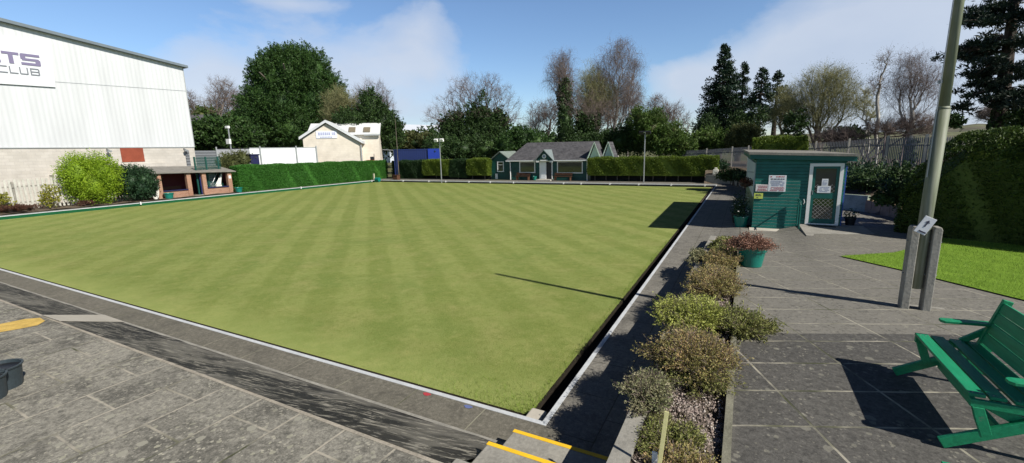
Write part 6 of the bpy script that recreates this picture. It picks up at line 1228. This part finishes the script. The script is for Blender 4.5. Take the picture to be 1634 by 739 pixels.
bare_tree('bare_tree', 'olive tinged dense bare tree in the centre of the clubhouse group', tb(948, 63), pxblobs([(945, 150, 26, 40), (965, 165, 26, 36), (930, 185, 20, 26)], 63, 1), 760, .5, .24, 1.0, 4, ('bark', 'olivetwig'), 182, tip=.009, kpath=.7, ivy=(.3, .6, .5, .22), ivyn=9000, leaf='l_olive', leafn=6000, leafsize=.12)
bare_tree('bare_tree', 'brown bare tree filling the right half of the clubhouse group', tb(985, 66), pxblobs([(980, 160, 28, 42), (1005, 165, 22, 40), (960, 140, 22, 30)], 66, 1), 760, .5, .24, 1.0, 4, ('birch', 'twig'), 183, tip=.009, kpath=.7, trunks=3)
t = thing('ivy_thicket', 'dark evergreen mass behind the clubhouse roof', 'shrub', tb(940, 58)); clump_crown(t, pxblobs([(903, 205, 10, 30), (930, 228, 34, 10), (960, 224, 20, 12), (985, 225, 26, 18), (1010, 228, 20, 18), (1003, 208, 10, 14)], 58, .7), 'l_ivy', 736, 40, .6, .20, 146, .5, core='l_ivy', corek=.65, name='foliage')
t = thing('background_shrubs', 'fresh green shrubs right of the clubhouse gables', 'shrub', tb(1050, 56)); clump_crown(t, pxblobs([(1035, 205, 26, 22), (1060, 225, 30, 20), (1085, 232, 24, 14), (1020, 190, 14, 14), (1045, 190, 14, 14), (1075, 212, 14, 12)], 56, .8), 'l_green', 780, 40, .6, .21, 147, .6, core='l_olive', corek=.6, name='foliage')
bare_tree('bare_tree', 'small bare tree with pale twigs standing right of the birches', tb(1052, 58), pxblobs([(1048, 180, 22, 26), (1065, 190, 18, 24)], 58, 1), 380, .4, .16, .8, 4, ('bark', 'twig'), 148, tip=.012)
bare_tree('bare_tree', 'very thin leaning bare sapling before the redwoods', tb(1072, 60), pxblobs([(1080, 185, 14, 22), (1092, 200, 12, 18)], 60, 1), 130, .5, .10, .8, 3, ('twig', 'twig'), 149, tip=.012, lean=(.1, 0))
# redwoods
def redwood(label, px, D, ptop, wpx, pbot, seed, n=120, sparse=0., top=1.):
    b = np.array(tb(px, D)); zt = atD(px, ptop, D)[2]; zb = atD(px, pbot, D)[2]; R = wpx*pxm(D, px); t = thing('redwood_tree', label, 'conifer', tuple(b)); rng = np.random.default_rng(seed)
    k = MB(); k.tube([b, b+[0, 0, zt*.5], b+[0, 0, zt*.97]], [.45, .26, .04], 9)
    C = []; Rr = []; A = []
    for i in range(n):
        f = (i+rng.random())/n; z = zb+(zt-zb)*f; rr = R*((1-f)**.72*.95+.05)*rng.uniform(.55, 1.12); a = rng.random()*6.28; e = b+np.array([math.cos(a)*rr, math.sin(a)*rr, z-.04*rr]); st = b+[0, 0, z+.12*rr]
        if rr > .4: A.append((st, e, .05+.02*rr))
        for q in ((.45, .75, 1.) if rr > 1.4 else (.8,)):
            if rng.random() < sparse: continue
            C.append(st+(e-st)*q+[0, 0, -.1]); Rr.append(.34+.17*rr*(.6+.5*q))
    for st, e, r_ in A: k.tube([st, e], [r_, .02], 4, cap=False)
    k.build('trunk', M['pinebark'], t); P = []; Nn = []
    for c, r_ in zip(C, Rr):
        m = int(46*(r_/.6)**1.5)+8; d = unit(rng.normal(size=(m, 3))); P.append(c+d*rng.random((m, 1))**.45*np.array([r_, r_, r_*.72])); Nn.append(d+[0, 0, .5])
    V, Fc = leaf_quads(np.concatenate(P), np.concatenate(Nn), .34, .4, rng, .6); np_mesh('crown', V, Fc, M['l_red'], parent=t)
redwood('tallest dark redwood left of the kiosk trees', 1147, 74, 72, 40, 222, 151, 190, .12)
redwood('second dark redwood close on the right of the tallest one', 1178, 76, 100, 24, 218, 152, 120, .2)
redwood('thinner dark conifer with a bare lower trunk right of the two redwoods', 1207, 70, 108, 26, 190, 153, 75, .25)
redwood('leaning dark conifer with a small top beside the willow', 1232, 72, 114, 17, 160, 154, 34, .2)
t = thing('background_shrubs', 'grey green shrubs below the redwoods', 'shrub', tb(1150, 55)); clump_crown(t, pxblobs([(1130, 222, 24, 13), (1155, 228, 30, 12), (1120, 232, 16, 10)], 58), 'l_green', 420, 40, .6, .21, 155, .5, core='l_olive', corek=.7, name='foliage')
t = thing('background_shrubs', 'olive bush between the redwoods and the hedge block', 'shrub', tb(1185, 54)); clump_crown(t, pxblobs([(1183, 224, 20, 18), (1195, 215, 10, 10)], 54), 'l_olive', 240, 40, .6, .21, 156, .5, core='l_olive', corek=.7, name='foliage')
t = thing('ivy_thicket', 'dark ivy mass round the redwood trunks', 'shrub', tb(1170, 66)); clump_crown(t, pxblobs([(1130, 205, 14, 18), (1178, 205, 16, 22), (1208, 200, 10, 24)], 66), 'l_ivy', 345, 40, .6, .21, 157, .5, name='foliage')
# willow and bare trees to the right
bare_tree('willow_tree', 'broad rounded yellow-green willow with many fine upright branches', tb(1312, 52), pxblobs([(1315, 150, 52, 42), (1275, 165, 28, 34), (1350, 160, 28, 36), (1320, 130, 36, 26), (1300, 185, 44, 26)], 52, .8), 1300, .08, .34, .9, 4, ('bark', 'olivetwig'), 161, tip=.0075, kpath=.75, leaf='l_olive', leafn=16000, leafsize=.07)
bare_tree('bare_tree', 'small pale green tree tucked between conifers and willow', tb(1250, 56), pxblobs([(1250, 175, 18, 36)], 56, 1), 300, .3, .18, .8, 4, ('bark', 'olivetwig'), 162, tip=.012, leaf='l_olive', leafn=5000, leafsize=.10)
t = thing('ivy_thicket', 'dark conifer bush low inside the willow', 'shrub', tb(1268, 50)); clump_crown(t, pxblobs([(1268, 200, 12, 22), (1350, 218, 26, 10), (1335, 225, 14, 8)], 50), 'l_ivy', 260, 22, .5, .26, 163, .6, name='foliage')
bare_tree('bare_tree', 'slim crooked bare tree between willow and windswept birch', tb(1400, 48), pxblobs([(1408, 110, 10, 26), (1398, 140, 14, 20), (1415, 95, 8, 12)], 48, 1), 80, .62, .13, .8, 3, ('birch', 'twig'), 164, tip=.008, leaf='l_olive', leafn=500, leafsize=.08)
bare_tree('bare_tree', 'thin twin stemmed bare sapling right of the willow', tb(1388, 50), pxblobs([(1380, 165, 14, 26), (1390, 185, 12, 20)], 50, 1), 130, .5, .10, .8, 4, ('birch', 'olivetwig'), 165, trunks=2, tip=.010)
bare_tree('birch_tree', 'windswept birch with drooping twigs left of the tall pole', tb(1455, 46), pxblobs([(1458, 120, 34, 34), (1440, 150, 28, 34), (1478, 140, 28, 40), (1450, 98, 20, 14)], 46, .9), 420, .5, .20, .95, 3, ('birch', 'twig'), 166, tip=.006, droop=.6, kpath=.7, ivy=(.45, .35, .3, .2), ivyn=2500)
bare_tree('bare_tree', 'low tangled bare brush below the windswept birch', tb(1425, 44), pxblobs([(1415, 205, 34, 14), (1465, 200, 30, 18), (1340, 218, 40, 12)], 46, .8), 620, .1, .12, .8, 4, ('twig', 'twig'), 167, trunks=4, tip=.009)
# pine at the right edge
def pine():
    D = 33.; b = np.array(tb(1598, D, .5)); t = thing('pine_tree', 'tall dark pine with layered branches at the right edge', 'pine tree', tuple(b)); rng = np.random.default_rng(171); k = MB()
    path = [atD(px, py, D) for px, py in ((1592, 215), (1600, 150), (1606, 100), (1614, 40), (1622, -30), (1626, -90))]; path[0] = np.array([path[0][0], path[0][1], 0.3]); k.tube([tuple(p) for p in path], [.34, .28, .25, .20, .16, .1], 10)
    C = []
    m1 = pxm(D, 1600)
    defs = [(215, 0, 0, 0)]
    br = [(-60, 40, -8, 20), (-85, 88, 0, 34), (-72, 75, 4, 22), (-50, 128, 8, 34), (-35, 60, 6, 16), (-70, 28, 0, 26), (-45, 10, 2, 20), (50, 30, 0, 24), (60, 70, 4, 26), (45, 110, 6, 26), (55, 145, 8, 20), (-30, 100, 4, 16), (-62, 112, 8, 18), (-20, 160, 2, 8), (30, 160, 6, 16), (-50, -20, 0, 30), (50, -30, 0, 34), (-25, 140, 6, 12), (70, -5, 2, 30)]
    for j, (dx, py, sag, w) in enumerate(br):
        px0 = np.interp(py, [-90, 40, 150, 215], [1626, 1614, 1600, 1592]); dd = rng.uniform(-3, 3); st = atD(px0, py-8, D); e = atD(px0+dx, py+sag, D+dd); mid = (st+e)/2+[0, 0, -.2]; k.tube([tuple(st), tuple(mid), tuple(e)], [.10, .07, .03], 6, cap=False)
        nc = int(6+abs(dx)/4.2)
        for i in range(nc):
            q = rng.uniform(.30, 1.08); c = st+(e-st)*q+rng.normal(size=3)*np.array([.30, .55, .16]); C.append(c); k.tube([tuple(st+(e-st)*max(0, q-.12)), tuple(c)], [.03, .012], 4, cap=False)
    # one bare hanging bough
    pts = [atD(px, py, D-1) for px, py in ((1600, 142), (1580, 143), (1555, 150), (1540, 168), (1524, 174))]; k.tube([tuple(p) for p in pts], [.06, .05, .04, .025, .012], 5, cap=False)
    for q in range(7): c = pts[3]+(pts[4]-pts[3])*rng.uniform(-.6, 1.1)+rng.normal(size=3)*.2; C.append(c)
    k.build('trunk', M['pinebark'], t); P = []; Nn = []
    for c in C:
        r_ = rng.uniform(.20, .40); m = 70; d = unit(rng.normal(size=(m, 3))); P.append(c+d*rng.random((m, 1))**.5*np.array([r_*1.3, r_*1.3, r_*.6])); Nn.append(d+[0, 0, .4])
    V, Fc = leaf_quads(np.concatenate(P), np.concatenate(Nn), .24, .22, rng, .4); np_mesh('crown', V, Fc, M['l_pine'], parent=t)
    P = []
    for i in range(4200): q = rng.random()*.62; p = path[0]+(path[1]-path[0])*min(1, q/.62*1.0); r_ = .75*(1-q/.62*.75); P.append(p+unit(rng.normal(size=3)*[1, 1, .3])*r_*rng.random()**.4)
    V, Fc = leaf_quads(np.array(P), rng.normal(size=(len(P), 3)), .2, .7, rng); np_mesh('ivy', V, Fc, M['l_ivy'], parent=t)
pine()
t = thing('ivy_thicket', 'dark bush at the far right edge above the tall hedge', 'shrub', tb(1640, 32)); clump_crown(t, pxblobs([(1642, 188, 20, 14)], 32), 'l_ivy', 120, 24, .4, .18, 172, .5, core='l_ivy', name='foliage')
bare_tree('distant_tree', 'faint distant bare tree on the skyline left of the pine', tb(1580, 260), pxblobs([(1580, 183, 16, 10), (1590, 190, 14, 8)], 260, 1), 260, .3, .4, 3.2, 4, ('twig', 'twig'), 173, tip=.05)
t = thing('distant_tree', 'small dark distant tree on the skyline beside the tall pole', 'tree', tb(1516, 300)); clump_crown(t, pxblobs([(1519, 193, 8, 6), (1528, 195, 6, 4)], 300), 'l_ivy', 90, 20, 2.2, 1.4, 174, .5, core='l_ivy', name='crown')
# a loose backdrop of far trees so the horizon is wooded
rg = np.random.default_rng(200)
def hills():
    xs = np.linspace(0, 1, 220); V = []; 
    for i, s in enumerate(xs):
        px = 980+s*900; d = ray(px, 240); az = math.atan2(d[0], d[1]); h = (1+.30*math.sin(s*9)+.15*math.sin(s*23+1)+.06*math.sin(s*71))
        for j, (D, k_) in enumerate(((300, 0.), (430, 7.), (620, 17.), (900, 27.), (1500, 20.), (2200, 0.))):
            V.append((CAM[0]+math.sin(az)*D, CAM[1]+math.cos(az)*D, k_*h*(.35+.65*smst(.15, .55, s)) if k_ else -1))
    i = np.arange(220*6).reshape(220, 6); Fc = np.stack([i[:-1, :-1], i[1:, :-1], i[1:, 1:], i[:-1, 1:]], -1).reshape(-1, 4)
    n = NT('far brown and green fields'); f = n.noise(.010, 6, .6, vec=n.map((1, 1, 6))); c = n.mix(n.ramp(f, [(.42, 0.), (.58, 1.)]), (.13, .12, .085), (.16, .175, .09)); c = n.mix(n.ramp(n.noise(.03, 5, .7), [(.52, 0.), (.6, .8)]), c, (.07, .075, .06)); m_ = n.done(c, .95, .05)  # pale field colours stand in for distance haze
    tag(np_mesh('hills', np.array(V), Fc, m_, smooth=True), kind='structure')
hills()
t = tag(thing('far_woodland', 'belt of dark woodland beyond the gardens', 'woodland', tb(800, 110)), kind='stuff')
bl = []
for px in range(240, 1130, 26):
    D = rg.uniform(95, 120); py = 236-rg.uniform(2, 10); bl += pxblobs([(px, py, 22, rg.uniform(10, 18))], D)
clump_crown(t, bl, 'l_ivy', 1500, 16, 1.4, .8, 201, .5, core='l_ivy', corek=.85, name='crowns')
